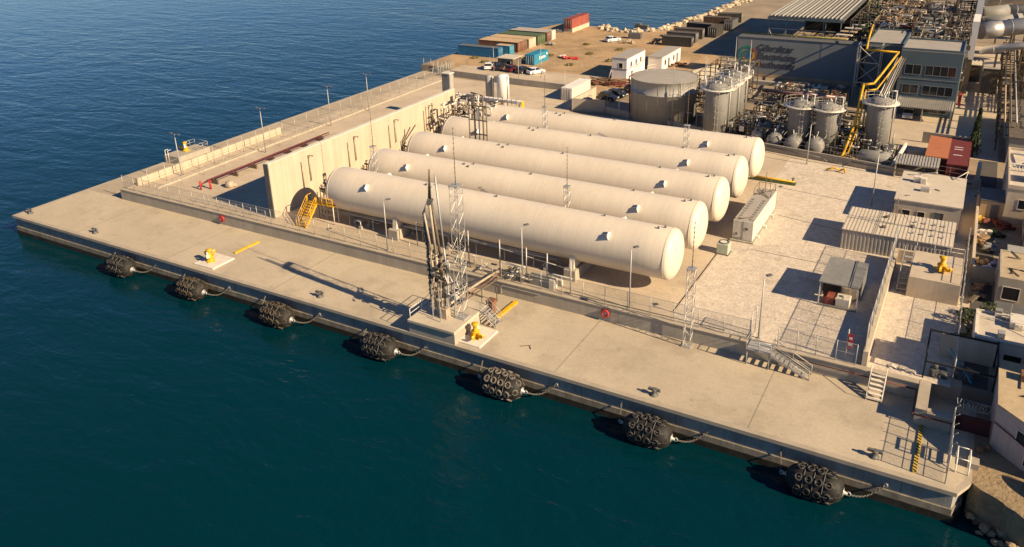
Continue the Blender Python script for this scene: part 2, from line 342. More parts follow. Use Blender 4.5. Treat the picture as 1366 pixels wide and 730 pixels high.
for (x0,y0),(x1,y1) in zip(shore, shore[1:]):
    d = math.hypot(x1-x0,y1-y0); n = int(d*5.5) if y0 < 250 else int(d*1.2)
    for i in range(n):
        t = rnd.random(); s_ = rnd.gauss(0,1.5); nx, ny = -(y1-y0)/d, (x1-x0)/d
        m.rock((x0+(x1-x0)*t+nx*s_*1.0, y0+(y1-y0)*t+ny*s_, 1.4-max(0,s_)*1.3+rnd.uniform(-.4,.7)), rnd.uniform(.45,1.25), rnd, 1)
m.build('boulder_riprap', m_rock, None, 'stuff')

def wall(label, pts, z0, z1, th=.4, m_=None, name='concrete_wall', cap=0):
    mb = MB()
    for (x0,y0),(x1,y1) in zip(pts, pts[1:]):
        d = Vector((x1-x0, y1-y0, 0)); l = d.length
        mb.obox(((x0+x1)/2,(y0+y1)/2,(z0+z1)/2), (l+ (th*.98 if len(pts) > 2 else 0), th, z1-z0), math.atan2(d.y,d.x))
    return tag(mb.build(name, m_ or m_wall), label, 'wall')
# front retaining wall with its coping, left return and right-hand jog
rw = thing('retaining_wall', 'long low grey concrete retaining wall between the quay apron and the tank yard', 'wall', (60,12,0))
MB().box(9.2,119.9,11.7,12.3,-.3,1.60).box(9.2,9.8,12.302,45,-.3,1.60).build('wall_body', m_wall, rw)
MB().box(9.1,119.895,11.62,12.36,1.602,1.69).box(9.12,9.88,12.362,45,1.602,1.686).build('coping', m_coping, rw)
MB().pipe([(108.5,11.55,.3),(108.5,11.55,1.2),(119.8,11.55,1.05)], .05, 6).build('red_pipe', m_maroon, rw)
MB().box(76.5,81.5,11.6,11.695,1.2,1.26).box(76.5,76.58,11.6,11.695,.2,1.26).build('cable_tray', m_galv, rw)
jw = thing('end_wall', 'stepped pale concrete wall with red pipe at the right end of the apron', 'wall', (120.4,9,0))
MB().box(119.9,120.75,7.7,12.3,-.3,1.64).box(120.752,122.7,7.7,8.4,-.3,1.4).build('wall_body', m_wall, jw)
MB().box(119.897,120.8,7.62,12.36,1.642,1.72).box(120.802,122.75,7.62,8.45,1.402,1.47).build('coping', m_coping, jw)
MB().pipe([(119.75,11.4,1.0),(119.75,7.5,1.1),(122.9,7.5,1.1)], .06, 6).build('red_pipe', m_maroon, jw)
bw = thing('blast_wall', 'tall pale concrete blast wall standing behind the left ends of the storage tanks', 'wall', (38.75,37,1.55))
MB().box(38.4,39.0,14.1,59.9,1.5,9.35).build('panels', m_blast, bw)
MB().box(38.3,39.12,13.94,14.098,1.5,9.36).build('end_post', m_dgrey, bw)
MB().box(38.36,39.06,14.1,59.9,9.352,9.45).build('coping', m_offw, bw)
for i, y in enumerate((20.2,30.2,40.3,50)):
    t = thing('vent_pipe', ['pair of thin vent pipes on the blast wall above the front tank','pair of thin vent pipes on the blast wall above the second tank','pair of thin vent pipes on the blast wall above the middle tank','pair of thin vent pipes on the far end of the blast wall'][i], 'pipe', (39.2,y,5), 'vent pipes on the blast wall')
    MB().tube((39.2,y,4),(39.2,y,7.9),.075,6).build('plain_pipe', m_pipe, t)
    MB().pipe([(39.25,y+1.5,4.6),(39.25,y+1.5,8.4),(39.9,y+1.5,8.5)],.085,6).box(39.8,40.1,y+1.4,y+1.6,8.35,8.55).build('hooded_pipe', m_pipe, t)
wall('low sunlit parapet wall running along the seaward side of the pier', [(10.2,14),(10.2,44.6)], 1.4, 2.75, .45, m_blast, 'parapet_wall')
wall('thin concrete kerb along the seaward fence line', [(14.1,14.5),(14.1,94)], 1.5, 1.82, .25, m_wall, 'kerb')
wall('grey boundary wall closing the far end of the tank yard', [(13.6,96.6),(30,95.6),(47,95)], 1.4, 2.9, .4, m_wall, 'boundary_wall')
wall('short boundary wall bending beside the white skid container at the far yard', [(52.2,81.2),(58.6,82.6)], 1.4, 4.0, .35, m_wall, 'boundary_wall')
wall('pale bund wall running back from the parked dark cars', [(52.2,81.4),(52.4,92)], 1.4, 3.9, .35, m_blast, 'bund_wall')
wall('long bund wall behind the tanks in front of the upright silos', [(59,82.6),(84,75.6),(91,72.6),(122.6,67.3)], 1.4, 2.75, .4, m_wall, 'bund_wall')
wall('dark tall wall between the round tank and the silos', [(77,90),(79.5,80)], 1.4, 3.9, .4, m_wall, 'yard_wall')
wall('long dark wall along the road beside the power station', [(60,98),(70,123)], 1.4, 4.2, .4, m_wall, 'yard_wall')
# ---------------------------------------------------------------- fences and rails
def fence(label, pts, z, h, step, rails=(.95,.5), pr=.04, mesh=False, name='fence', m_=None, cat='fence', out=0, rr=.022):
    t = thing(name, label, cat, (*pts[0], z)); m_ = m_ or m_galv
    first = None; rb = MB(); ms = MB()
    for (x0,y0),(x1,y1) in zip(pts, pts[1:]):
        d = math.hypot(x1-x0,y1-y0); n = max(1, round(d/step))
        for i in range(n+1):
            x, y = x0+(x1-x0)*i/n, y0+(y1-y0)*i/n
            if first is None:
                mb = MB().tube((x,y,z),(x,y,z+h),pr,6)
                if out: mb.tube((x,y,z+h),(x+out,y-out*.3,z+h+.35),pr*.8,5)
                first = mb.build('post', m_, t); p0 = (x,y)
            elif not (i == 0): share(first, (x-p0[0], y-p0[1], 0), t)
        for k in rails: rb.tube((x0,y0,z+h*k),(x1,y1,z+h*k),rr,5)
        if mesh: ms.quad([(x0,y0,z+.1),(x1,y1,z+.1),(x1,y1,z+h*.98),(x0,y0,z+h*.98)])
    rb.build('rail', m_, t)
    if mesh: ms.build('wire_mesh', m_mesh, t, recalc=False)
    return t
fence('long thin wire fence on top of the front retaining wall', [(9.6,12.1),(104.6,12.1)], 1.69, 2.2, 2.6, (.99,.5), .04, True)
fence('tall wire fence along the seaward edge of the tank yard', [(12.4,14.5),(12.4,94)], 1.55, 2.9, 3.2, (.98,.5), .045)
fence('thin wire fence behind the kerb of the seaward strip', [(15.6,18),(15.6,60)], 1.55, 1.9, 4, (.97,), .03)
fence('low steel rail beside the sunken area left of the blast wall', [(24,13.4),(38,13.4)], 1.55, 1.2, 2.6, (.97,.5), .04)
fence('wire fence from the stair landing to the yard corner', [(107.3,12.15),(114.4,12.15)], 1.69, 2.2, 1.8, (.98,.5), .04, True)
fwt = thing('yard_divider', 'sunlit low wall topped by a chain link fence dividing the gravel yards', 'wall', (115.1,25,1.55))
MB().box(114.9,115.35,12.4,37.6,1.5,3.2).box(115.352,122.2,37.2,37.6,1.5,3.2).build('wall_body', m_blast, fwt)
f0 = None
for i in range(11):
    y = 12.6+i*2.48
    if f0 is None: f0 = MB().tube((115,y,3.2),(115,y,6.1),.045,6).build('post', m_galv, fwt)
    else: share(f0, (0, i*2.48, 0), fwt)
MB().tube((115,12.6,6.05),(115,37.4,6.05),.03,5).tube((115,12.6,4.6),(115,37.4,4.6),.02,5).build('rail', m_galv, fwt)
MB().quad([(115,12.6,3.2),(115,37.4,3.2),(115,37.4,6.05),(115,12.6,6.05)]).build('wire_mesh', m_mesh, fwt, recalc=False)
fence('chain link fence along the right side of the gravel yard', [(122.35,13.2),(122.35,45.4)], 1.55, 2.6, 3.2, (.98,.5), .045, True)
qf = fence('tall fence with angled tops at the right end of the quay', [(122.8,.8),(122.8,7.6)], 0, 2.75, 1.35, (.99,.66,.33), .05, True, out=.3)
for z0_, z1_ in ((1.4,2.25),(.3,1.15)):  # hollow frames added to the fence to cast sign-shaped shadows on the apron
    mb = MB()
    for y0_, y1_ in ((3.0,3.15),(4.6,4.75)): mb.box(122.78,122.84,y0_,y1_,z0_,z1_)
    mb.box(122.78,122.84,3.15,4.6,z0_,z0_+.16).box(122.78,122.84,3.15,4.6,z1_-.16,z1_).build('shadow_frame', m_grey, qf)
fence('railings with mesh at the seaward corner of the pier head', [(9,96),(9,104.4),(.2,104.4)], .2, 3.0, 2.2, (.98,.5), .05, True)
fence('tall mesh fence across the access road at the far end of the pier', [(9,96),(13.4,96.8)], 1.5, 3.2, 1.1, (.98,.5), .06, True)
fence('thin wire fence along the back of the sandy pier head', [(16,110.2),(47,112.4)], 1.5, 2.2, 3.4, (.97,), .035)
fence('wire fence on the bund wall by the round tank', [(59,82.6),(84,75.6)], 2.75, 2.2, 3, (.97,), .045)
fence('wire fence on the bund wall under the silos', [(92,72.4),(122.4,67.3)], 2.75, 1.4, 3.4, (.97,.5), .03)

# ================================================================ STORAGE TANKS
TX0, TX1, TR, TZ = 46.35, 95.15, 2.9, 5.9
TY = (18.8, 27.6, 36.9, 46.1, 55.3)
TL = ['foremost long white storage tank, nearest the quay, with yellow stair at its left end',
      'second long white storage tank from the quay, behind the foremost one',
      'middle long white storage tank of the five in the yard',
      'fourth long white storage tank, crossed by the brown pipe frame at its left end',
      'rearmost long white storage tank, nearest the round grey tank and silos']
def make_tank():
    t = thing('storage_tank', TL[0], 'storage tank', (0,0,0), 'five long white storage tanks')
    MX = Matrix(((0,0,1),(1,0,0),(0,1,0)))     # local z -> world x
    prof = []; hd = 1.05
    for k in range(0, 9): a = k/8*math.pi/2; prof.append((TR*math.sin(a)**.9, TX0+hd-hd*math.cos(a)))
    for k in range(1, 16): prof.append((TR, TX0+hd+(TX1-TX0-2*hd)*k/16))
    for k in range(8, -1, -1): a = k/8*math.pi/2; prof.append((TR*math.sin(a)**.9, TX1-hd+hd*math.cos(a)))
    MB().lathe(prof, (0,0,TZ), 56, MX).build('shell', m_tank, t)
    for x in (TX0+1.1, TX1-1.1): MB().torus((x,0,TZ), TR+.004, .03, MX, 56, 5).build('seam', m_tank, t)
    for x in (53.9, 87.6):
        for sgn in (-1, 1):
            lug = MB()
            a = R(78)
            for dy in (0,):
                y, z = sgn*math.cos(R(38))*TR, TZ+math.sin(R(38))*TR
                n = Vector((0, sgn*math.cos(R(38)), math.sin(R(38)))); tt = Vector((0,-sgn*math.sin(R(38)),math.cos(R(38))))
                c = Vector((x,y,z))
                lug.extr([c+tt*.5-n*.1, c-tt*.5-n*.1, c-tt*.28+n*.52, c+tt*.28+n*.52], (.09,0,0))
                lug.extr([c+Vector((-.85,0,0))-n*.1, c-n*.1, c+n*.5], tt*.08)
                lug.extr([c+tt*.3+Vector((-.85,0,0))-n*.1, c+tt*.3-n*.1, c+tt*.3+n*.4], tt*.06)
            lug.build('lifting_lug', m_white, t)
    for x in (57.9, 83.0):
        sp = []
        for k in range(13):
            a = R(-150+k*10); sp.append((0, (TR+.03)*math.cos(a), TZ+(TR+.03)*math.sin(a)))
        poly = [(x, -2.75, 2.55), (x, 2.75, 2.55)] + [(x, p[1], p[2]) for p in reversed(sp)]
        MB().extr(poly, (.6,0,0)).build('saddle', m_tank, t)
        MB().box(x-.45,x+1.05,-3.2,3.2,1.4,2.9,.04).build('plinth', m_wall, t)
    np = MB()
    for (x, y) in ((62,-.4),(63.2,.1),(62.9,-.8),(72,0),(86.0,.3),(92.6,-.3),(93.2,.2)):
        z = TZ + math.sqrt(TR*TR-y*y); np.tube((x,y,z-.05),(x,y,z+.22),.12,8)
    np.build('nozzles', m_dgrey, t, 'stuff')
    MB().box(TX1-.33,TX1-.27,-.08,.08,TZ+1.6,TZ+1.95).tube((TX1-.3,-1.1,TZ+1.2),(TX1-.1,-1.1,TZ+1.2),.06).build('head_fitting', m_dgrey, t)
    g = random.Random(3); v = MB()
    for i in range(16):
        y, z = g.uniform(-1.9,1.9), TZ+g.uniform(-2.6,.7); x = TX0 + 1.2*((y*y+(z-TZ)**2)/8.4)
        v.tube((x+.2,y,z),(45.6-g.random()*1.0,y,z),.07,6).tube((45.5,y,z-.5),(45.5,y,z+.5),.05,6).torus((45.6,y,z+.5),.16,.03,None,8,4)
    for i in range(7): y = -1.8+i*.6; v.tube((44.6,y,1.55),(44.6,y,TZ+g.uniform(-1.5,.2)),.06,6)
    v.build('valve_bank', m_steel, t, 'stuff')
    u = MB()
    for i in range(5): y = -1.6+i*.7; u.pipe([(44.4,y,2.2+.25*i),(48+2*i,y,2.2+.25*i),(48+2*i,y,TZ-2.6)], .09, 6)
    for x in range(46,82,4): u.tube((x,-1.9,1.55),(x,-1.9,3.0),.06,5).tube((x,1.4,1.55),(x,1.4,3.0),.06,5).tube((x,-1.9,2.9),(x,1.4,2.9),.05,5)
    for i in range(3): u.tube((45,-1.6+.5*i,3.02),(81,-1.6+.5*i,3.02),.11,7)
    for i in range(26): x = g.uniform(47,80); y = g.uniform(-2.4,1.5); u.pipe([(x,y,1.6),(x,y,g.uniform(1.9,2.7)),(x+g.uniform(-2.5,2.5),y,g.uniform(1.9,2.7))],g.uniform(.05,.1),6).obox((x,y,1.75),(.4,.4,.4))
    u.build('under_piping', m_galv, t, 'stuff')
    return t
tk = make_tank(); tk.location = (0, TY[0], 0)
for i in range(1,5): dup(tk, (0, TY[i], 0), TL[i])
# whip antennas on slim lattice mast behind the tanks are built further down
# pipe frame over tank four and manifold at the far tank's left end
pf = thing('pipe_gantry', 'brown upright pipe frame rising between the third and fourth tanks', 'gantry', (55.4,41.6,1.55))
MB().tube((53.9,41.4,1.55),(53.9,41.4,13.0),.11,6).tube((57.0,41.4,1.55),(57.0,41.4,13.4),.11,6).build('post', m_steel, pf)
for k, z in enumerate((4,6,8.2,10.4,12.6)):
    MB().box(53.8,57.1,41.35,41.5,z-.08,z+.08).build('crossbar', m_steel, pf)
for k in range(3): MB().pipe([(54.7+k*.75,41.7,2),(54.7+k*.75,41.7,13.4),(54.2+k*.75,42.6,13.9),(51.5,43+k*1.5,13.2)],.13,7).build('pipe', m_offw if k%2 else m_steel, pf)
mf = thing('pipe_manifold', 'tangled manifold of white and brown pipes at the left end of the rearmost tanks', 'pipe manifold', (46,56,1.55))
g = random.Random(11)
for q in range(4):
    mb = MB()
    for i in range(26):
        x, y, z = g.uniform(41.5,51), g.uniform(50.6,57.5), g.uniform(6,9.2)
        pts = [(x,y,z)]
        for s_ in range(3):
            ax = g.randrange(3); d = [0,0,0]; d[ax] = g.uniform(-1.6,1.6); x, y, z = min(51.5,max(41.2,x+d[0])), min(58,max(50.4,y+d[1])), max(5,min(9.4,z+d[2])); pts.append((x,y,z))
        mb.pipe(pts, g.uniform(.08,.18), 6)
        mb.torus((x,y,z), .2, .05, None, 8, 4)
    mb.build('pipework', [m_offw,m_steel,m_offw,m_pipe][q], mf, 'stuff')
mb = MB()
for x in (40.5,45,49.5): 
    for y in (50.6,59): mb.tube((x,y,1.55),(x,y,9.2),.1,6)
mb.build('support_frame', m_steel, mf)
tr = thing('pipe_tray', 'white pipe tray with yellow end plate above the rearmost tank', 'pipe tray', (47,58.6,1.55))
MB().box(40.2,53.6,58.2,59.0,8.5,9.0).build('tray', m_white, tr)
MB().box(53.62,53.72,58.15,59.05,7.6,9.0).build('end_plate', m_yel, tr)
mb = MB()
for i in range(14): mb.tube((41+i*.9,58.15,8.3),(41+i*.9,58.15,9.3),.06,5)
mb.build('brackets', m_steel, tr, 'stuff')
for x in (40.6,46,53): MB().tube((x,58.6,1.55),(x,58.6,8.5),.1,6).build('leg', m_steel, tr)
# ================================================================ QUAY FURNITURE
m_tyre3 = mat('weedy_brown_tyre_rubber', (.05,.038,.024), .4, 1.5, 6, .85, stain=(.17,.13,.085), stsc=.9, stamt=.75)
def make_fender():
    t = thing('floating_fender', 'x', 'fender', (0,0,0), 'black floating fenders along the quay')
    MX = Matrix(((0,0,1),(1,0,0),(0,1,0))); L2, r = 2.75, 1.42
    prof = [(0,-L2)]
    for k in range(1,8): a = k/8*math.pi/2; prof.append((.3+(r-.3)*math.sin(a), -L2+1.6*(1-math.cos(a))))
    for k in range(0,7): prof.append((r, -L2+1.6+(2*L2-3.2)*k/6))
    for k in range(7,0,-1): a = k/8*math.pi/2; prof.append((.3+(r-.3)*math.sin(a), L2-1.6*(1-math.cos(a))))
    prof.append((0,L2))
    MB().lathe(prof, (0,0,0), 28, MX).build('rubber_body', m_black, t)
    net = MB(); protos = {}
    xs = (-1.45,-.5,.45,1.4); na = 8
    for i, x in enumerate(xs):
        rr = r+.10 - (.10 if abs(x) > 1.3 else 0)
        for k in range(na):
            a = 2*math.pi*(k+(.5 if i%2 else 0)*0)/na
            n = Vector((0, math.cos(a), math.sin(a)))
            q = n.to_track_quat('Z','Y').to_matrix()
            MB().torus((x, n.y*rr, n.z*rr), .31, .12, q, 16, 7).build('tyre', m_tyre, t)
    for k in range(na):
        a = 2*math.pi*k/na; pts = []
        for x in (-2.75,-2.4,-1.95,-1.45,-.5,.45,1.4,1.95,2.4,2.75):
            rr = {2.75:.35,2.4:.9,1.95:1.24}.get(abs(x), r+.08); pts.append((x, rr*math.cos(a), rr*math.sin(a)))
        net.pipe(pts, .05, 5)
    for x in (-.97,-.02,.92): net.torus((x,0,0), r+.05, .045, MX, 24, 5)
    for x in (-2.3,2.3): net.torus((x,0,0), 1.0, .045, MX, 24, 5)
    for s_ in (-1,1):
        for k in range(5):
            a = 2*math.pi*(k+.3)/5; n = Vector((s_*.75, math.cos(a), math.sin(a))).normalized(); q = n.to_track_quat('Z','Y').to_matrix()
            MB().torus((s_*2.3, .92*math.cos(a), .92*math.sin(a)), .29, .11, q, 14, 7).build('tyre', m_tyre, t)
    net.build('chain_net', m_dgrey, t)
    for s_ in (-1,1):
        MB().lathe([(0,-.12),(.38,-.12),(.38,.05),(.16,.1),(.16,.42),(0,.42)], (s_*2.72,0,0), 12, MX if s_ > 0 else Matrix(((0,0,-1),(-1,0,0),(0,1,0)))).torus((s_*3.2,0,0), .2, .07, Matrix(((1,0,0),(0,0,1),(0,1,0))), 10, 6).build('end_flange', m_galv, t)
    def chain(name, p, q, sag, n):
        mb = MB(); p, q = Vector(p), Vector(q)
        pts = [p.lerp(q, i/n) - Vector((0,0,sag*math.sin(math.pi*i/n)**.9)) for i in range(n+1)]
        for i in range(n):
            d = (pts[i+1]-pts[i]); M_ = d.to_track_quat('X','Z' if i%2 else 'Y').to_matrix()
            S_ = Matrix.Diagonal((1.35,.8,1))
            mb.torus((pts[i]+pts[i+1])/2, d.length*.5, .042, M_ @ S_, 8, 5)
        mb.build(name, m_chain, t)
    chain('mooring_chain', (3.3,0,0), (6.2,1.95,.75), .75, 19)
    chain('mooring_chain', (-3.3,0,0), (-3.9,1.95,.9), .12, 11)
    MB().box(6.0,6.5,1.96,2.0,.4,1.0).torus((6.25,1.9,.7), .16, .05, Matrix(((1,0,0),(0,0,1),(0,1,0))), 8, 5).build('wall_bracket', m_galv, t)
    MB().box(-4.1,-3.7,1.96,2.0,.6,1.2).build('wall_bracket', m_galv, t)
    return t
FL = ['leftmost black floating fender, close to the seaward corner of the quay','black floating fender below the yellow mooring hook at the left of the apron','black floating fender, third from the seaward corner of the quay',
      'black floating fender in the water beside the loading platform','black floating fender with mud-caked pale tyres, right of the loading platform','black floating fender, second from the right end of the quay','rightmost black floating fender, nearest the rocky shore']
fx = (26.2,39.7,54.0,69.0,84.2,99.3,113.7)
fd = make_fender(); fd.scale = (.8,.86,.88); fd.location = (fx[0],-1.4,-1.85); fd['label'] = FL[0]
rr_ = random.Random(4)
for i in range(1,7):
    o = dup(fd, (fx[i],-1.4,-1.85+rr_.uniform(-.12,.1)), FL[i]); k_ = rr_.uniform(.85,.91); o.scale = (k_*.92,.86,k_); o.rotation_euler = (rr_.uniform(-.12,.12),rr_.uniform(-.02,.03),rr_.uniform(-.02,.02)); 
    if i < 3:
        for c in o.children:
            if c.name.startswith('tyre'): c.data = c.data.copy(); c.data.materials[0] = m_tyre3
    if i == 4:
        for c in o.children:
            if c.name.startswith('tyre'):
                c.data = c.data.copy(); c.data.materials[0] = m_tyre2
# mooring hooks
def make_hook(name='mooring_hook'):
    t = thing(name, 'x', 'mooring hook', (0,0,0), 'yellow mooring hook units')
    MB().lathe([(0,0),(.62,0),(.62,.12),(.45,.18),(.42,.5),(.5,.55),(.5,.75),(0,.75)], (0,0,0), 18).box(-.75,.75,-.5,.5,0,.1).build('base', m_yel, t)
    MB().lathe([(0,.75),(.34,.75),(.3,.85),(.24,1.05),(.26,1.4),(.42,1.55),(.42,1.68),(.2,1.78),(0,1.8)], (0,0,0), 18).build('capstan', m_yel, t)
    MB().obox((-.45,.35,.95),(.5,.4,.5)).tube((-.45,.35,1.2),(-.45,.35,1.5),.16,10).build('motor', m_offw, t)
    for a in (-32, 12):
        c, s_ = math.cos(R(a)), math.sin(R(a)); pl = []
        for (u, z) in ((.3,.25),(1.2,.3),(1.55,.45),(1.62,.8),(1.5,.95),(1.38,.72),(1.15,.6),(.75,.72),(.3,.68)):
            pl.append((u*c, u*s_-.16, z))
        MB().extr(pl, (0,.26,0)).build('hook_arm', m_yel, t)
    return t
hk = make_hook(); hk.location = (39.2,2.4,.18); hk['label'] = 'yellow mooring hook on a flat pad at the left of the quay apron'; hk.rotation_euler = (0,0,R(150)); hk.scale = (.92,.92,.92)
dup(hk, (78.9,2.3,.18), 'yellow mooring hook on a pad beside the loading platform', R(-35))
dup(hk, (120.0,32.0,3.95), 'yellow mooring hook on top of the concrete block in the right yard', R(-60))
dup(hk, (2.0,30.0,1.36), 'yellow mooring hook on the small seaward platform of the pier', R(170))
def pad(label, x0,x1,y0,y1):
    return tag(MB().box(x0,x1,y0,y1,-.02,.18,.03).build('concrete_pad', m_offw), label, 'pad')
pad('pale raised pad under the yellow mooring hook at the left of the apron', 37.8,41.3,.9,4.4)
pad('pale raised pad under the yellow mooring hook beside the loading platform', 77.55,80.4,.7,4.4)
sp = thing('hook_platform', 'small concrete platform with railings on the seaward edge of the pier', 'platform', (2,30,0))
MB().box(.3,4.0,26.8,33.5,-.02,1.35,.04).build('plinth', m_wall, sp)
mb = MB()
for y in (31,32.2,33.3): mb.tube((.5,y,1.35),(.5,y,2.4),.04,6).tube((3.8,y,1.35),(3.8,y,2.4),.04,6)
for z in (1.9,2.4): mb.pipe([(.5,30.9,z),(.5,33.3,z),(3.8,33.3,z),(3.8,31,z)],.035,6)
mb.build('guard_rail', m_galv, sp)
MB().pipe([(1.0,26.6,0),(1.0,26.6,2.3),(1.0,27.3,2.3)],.04,6).pipe([(1.7,26.6,0),(1.7,26.6,2.3),(1.7,27.3,2.3)],.04,6).build('ladder', m_white, sp)
def bollard(label, x, y, big=1.):
    t = thing('bollard', label, 'bollard', (x,y,0), 'cast iron mooring bollards')
    MB().lathe([(0,0),(.42,0),(.42,.06),(.24,.12),(.2,.42),(.3,.55),(.28,.64),(0,.68)], (x,y,.004), 14).build('post', m_dgrey, t)
    MB().extr([(x-.62,y-.12,.48),(x+.62,y-.12,.48),(x+.55,y-.12,.7),(x-.55,y-.12,.7)], (0,.24,0)).build('horn', m_dgrey, t)
for l, x, y in (('dark bollard at the seaward corner of the apron',1.8,1.7),('dark bollard left of the first yellow mooring hook',17.3,1.5),('dark bollard between two fenders in the middle of the quay',58.1,1.7),('dark bollard on the right half of the apron near a brown stain',98.8,1.4),('dark bollard beside the fence at the right end of the quay',117.6,1.6)): bollard(l, x, y)
tag(MB().obox((40.15,7.6,.09),(.32,4.1,.17),R(-2)).obox((40.15,7.6,.19),(.12,4.0,.05),R(-2)).build('cable_ramp', m_yel), 'yellow cable ramp lying on the left part of the apron', 'cable ramp', 'yellow cable ramps')
tag(MB().obox((78.85,8.8,.12),(.34,4.2,.22),R(-2)).obox((79.05,8.8,.1),(.14,4.2,.18),R(-2)).build('cable_ramp', m_yel), 'yellow cable ramp lying beside the steps of the loading platform', 'cable ramp', 'yellow cable ramps')
for l, x in (('red and white life ring on the left half of the retaining wall',31.3),('red and white life ring on the right half of the retaining wall',89.5)):
    t = thing('life_ring', l, 'life ring', (x,11.6,1.0), 'life rings on the retaining wall'); MY = Matrix(((1,0,0),(0,0,1),(0,1,0)))
    MB().torus((x,11.52,1.0), .37, .13, MY, 22, 8).tube((x,11.615,1.0),(x,11.57,1.0),.4,20).build('ring', m_red, t)
    MB().torus((x,11.54,1.0), .2, .035, MY, 16, 6).tube((x,11.565,1.0),(x,11.53,1.0),.08,10).build('centre_mark', m_white, t)
tag(MB().obox((120.6,4.6,.06),(.32,7.2,.12),R(0)).build('hazard_strip', m_by), 'black and yellow hazard strip laid across the right end of the apron', 'hazard strip')
tag(MB().obox((84.3,3.3,.05),(1.1,.05,.05),.6).obox((84.9,3.2,.05),(.6,.05,.05),-.9).build('rope_offcut', m_steel), 'short dark rope offcut lying on the apron right of the hooks', 'rope')
# ---------------------------------------------------------------- loading platform and arm
m_coping2 = mat('pale_slab_concrete', (.46,.40,.31), .12, .6, 5, .85, spots=.3, spsc=.8)
lp = thing('loading_platform', 'raised concrete loading platform at the quay edge carrying the loading arm', 'platform', (75,3,0))
MB().box(72.05,77.8,.06,6.5,-.3,1.3).build('plinth', m_wall, lp)
MB().box(72,77.9,-.12,6.6,1.302,1.62,.03).build('top_slab', m_coping2, lp)
mb = MB()
for (x,y) in ((72.1,.3),(72.1,2.4),(72.1,4.4),(72.1,6.4)): mb.tube((x,y,1.62),(x,y,2.7),.035,6)
for z in (2.15,2.7): mb.pipe([(72.1,.3,z),(72.1,6.4,z),(74.5,6.4,z)],.03,6)
mb.build('guard_rail', m_white, lp)
mb = MB()
for i in range(7): mb.box(77.92+i*.27,78.17+i*.27,4.9,6.3,1.5-i*.22,1.55-i*.22)
mb.build('tread', m_galv, lp, 'stuff')
mb = MB()
for y in (4.85,6.35): mb.tube((77.9,y,1.6),(79.85,y,.05),.05,6).tube((77.9,y,2.6),(79.85,y,1.05),.035,6).tube((77.9,y,2.1),(79.85,y,.55),.025,6).tube((77.95,y,1.6),(77.95,y,2.6),.035,6).tube((79.8,y,.05),(79.8,y,1.1),.035,6).tube((78.9,y,.8),(78.9,y,1.85),.03,6)
mb.build('stair_rail', m_galv, lp)
la = thing('loading_crane', 'tall marine loading arm of brown and white pipes folded upright on the loading platform', 'loading crane', (74.5,2.5,1.62))
MB().lathe([(0,1.6),(.75,1.6),(.75,1.75),(.42,1.8),(.42,3.4),(.55,3.45),(.55,3.65),(0,3.65)], (74.6,2.4,0), 16).build('base_riser', m_pipe, la)
MB().obox((75.3,2.1,2.2),(.9,.8,1.1)).build('control_cabinet', m_pipe, la)
MB().obox((74.0,3.3,3.2),(.8,.8,.9)).build('counterweight', m_pipe, la)
MB().pipe([(74.6,2.4,3.6),(74.45,2.4,8.5),(74.0,2.4,14.6)],.18,10).build('inboard_arm', m_pipe, la)
MB().pipe([(75.1,2.5,3.0),(74.9,2.5,8.5),(74.2,2.5,14.4)],.15,10).build('outboard_arm', m_steel, la)
MB().pipe([(74.1,2.2,2.6),(74.0,2.2,9),(73.4,2.2,13.2),(74.0,2.3,14.7)],.12,8).build('vapour_line', m_pipe, la)
MB().pipe([(75.5,2.6,1.7),(75.6,2.6,6.5),(75.3,2.6,9.5),(74.75,2.6,17.3)],.10,8).build('balance_boom', m_galv, la)
MB().tube((74.0,2.4,14.4),(74.25,2.4,17.9),.16,7,.07).tube((74.3,2.3,14.3),(74.27,2.4,17.7),.06,6).build('arm_tip', m_steel, la)
g = random.Random(8); mb = MB()
for i in range(34): mb.obox((73.35+.25*(i/34)+g.uniform(-.06,.06),2.3,13.0-i*.3),(.26,.3,.24),g.random(),g.random()*.5)
mb.build('cable_chain', m_dgrey, la)
mb = MB()
for i in range(46):
    z = g.choice((g.uniform(3,9.5), g.uniform(5.5,8.5))); x = 74.6+g.gauss(0,.5); y = 2.4+g.gauss(0,.45)
    k = g.random()
    if k < .4: mb.torus((x,y,z), g.uniform(.2,.36), .07, Matrix.Rotation(g.choice((0,1.57)),3,'X'), 10, 5)
    elif k < .7: mb.tube((x,y,z),(x+g.uniform(-.8,.8),y+g.uniform(-.5,.5),z+g.uniform(-.2,.5)),g.uniform(.06,.14),6)
    else: mb.obox((x,y,z),(g.uniform(.15,.45),g.uniform(.15,.4),g.uniform(.2,.5)))
mb.build('swivel_joints', m_steel, la, 'stuff')
mb = MB()
for i in range(30):
    z = g.uniform(1.8,6); x = 74.9+g.gauss(0,.6); y = 2.6+g.gauss(0,.6); mb.tube((x,y,1.6),(x+g.uniform(-.2,.2),y,z),.05,5)
for i in range(10): x, y, z = 74.8+g.gauss(0,.5), 2.6+g.gauss(0,.5), g.uniform(4,8); mb.pipe([(x,y,z),(x+g.uniform(.4,1.2),y+.2,z+.4),(x+g.uniform(.8,1.4),y+.3,z-.7)],.09,6)
mb.build('small_piping', m_galv, la, 'stuff')
MB().obox((74.1,2.4,14.5),(.5,.5,.5),.3,.4).build('knuckle', m_dgrey, la)
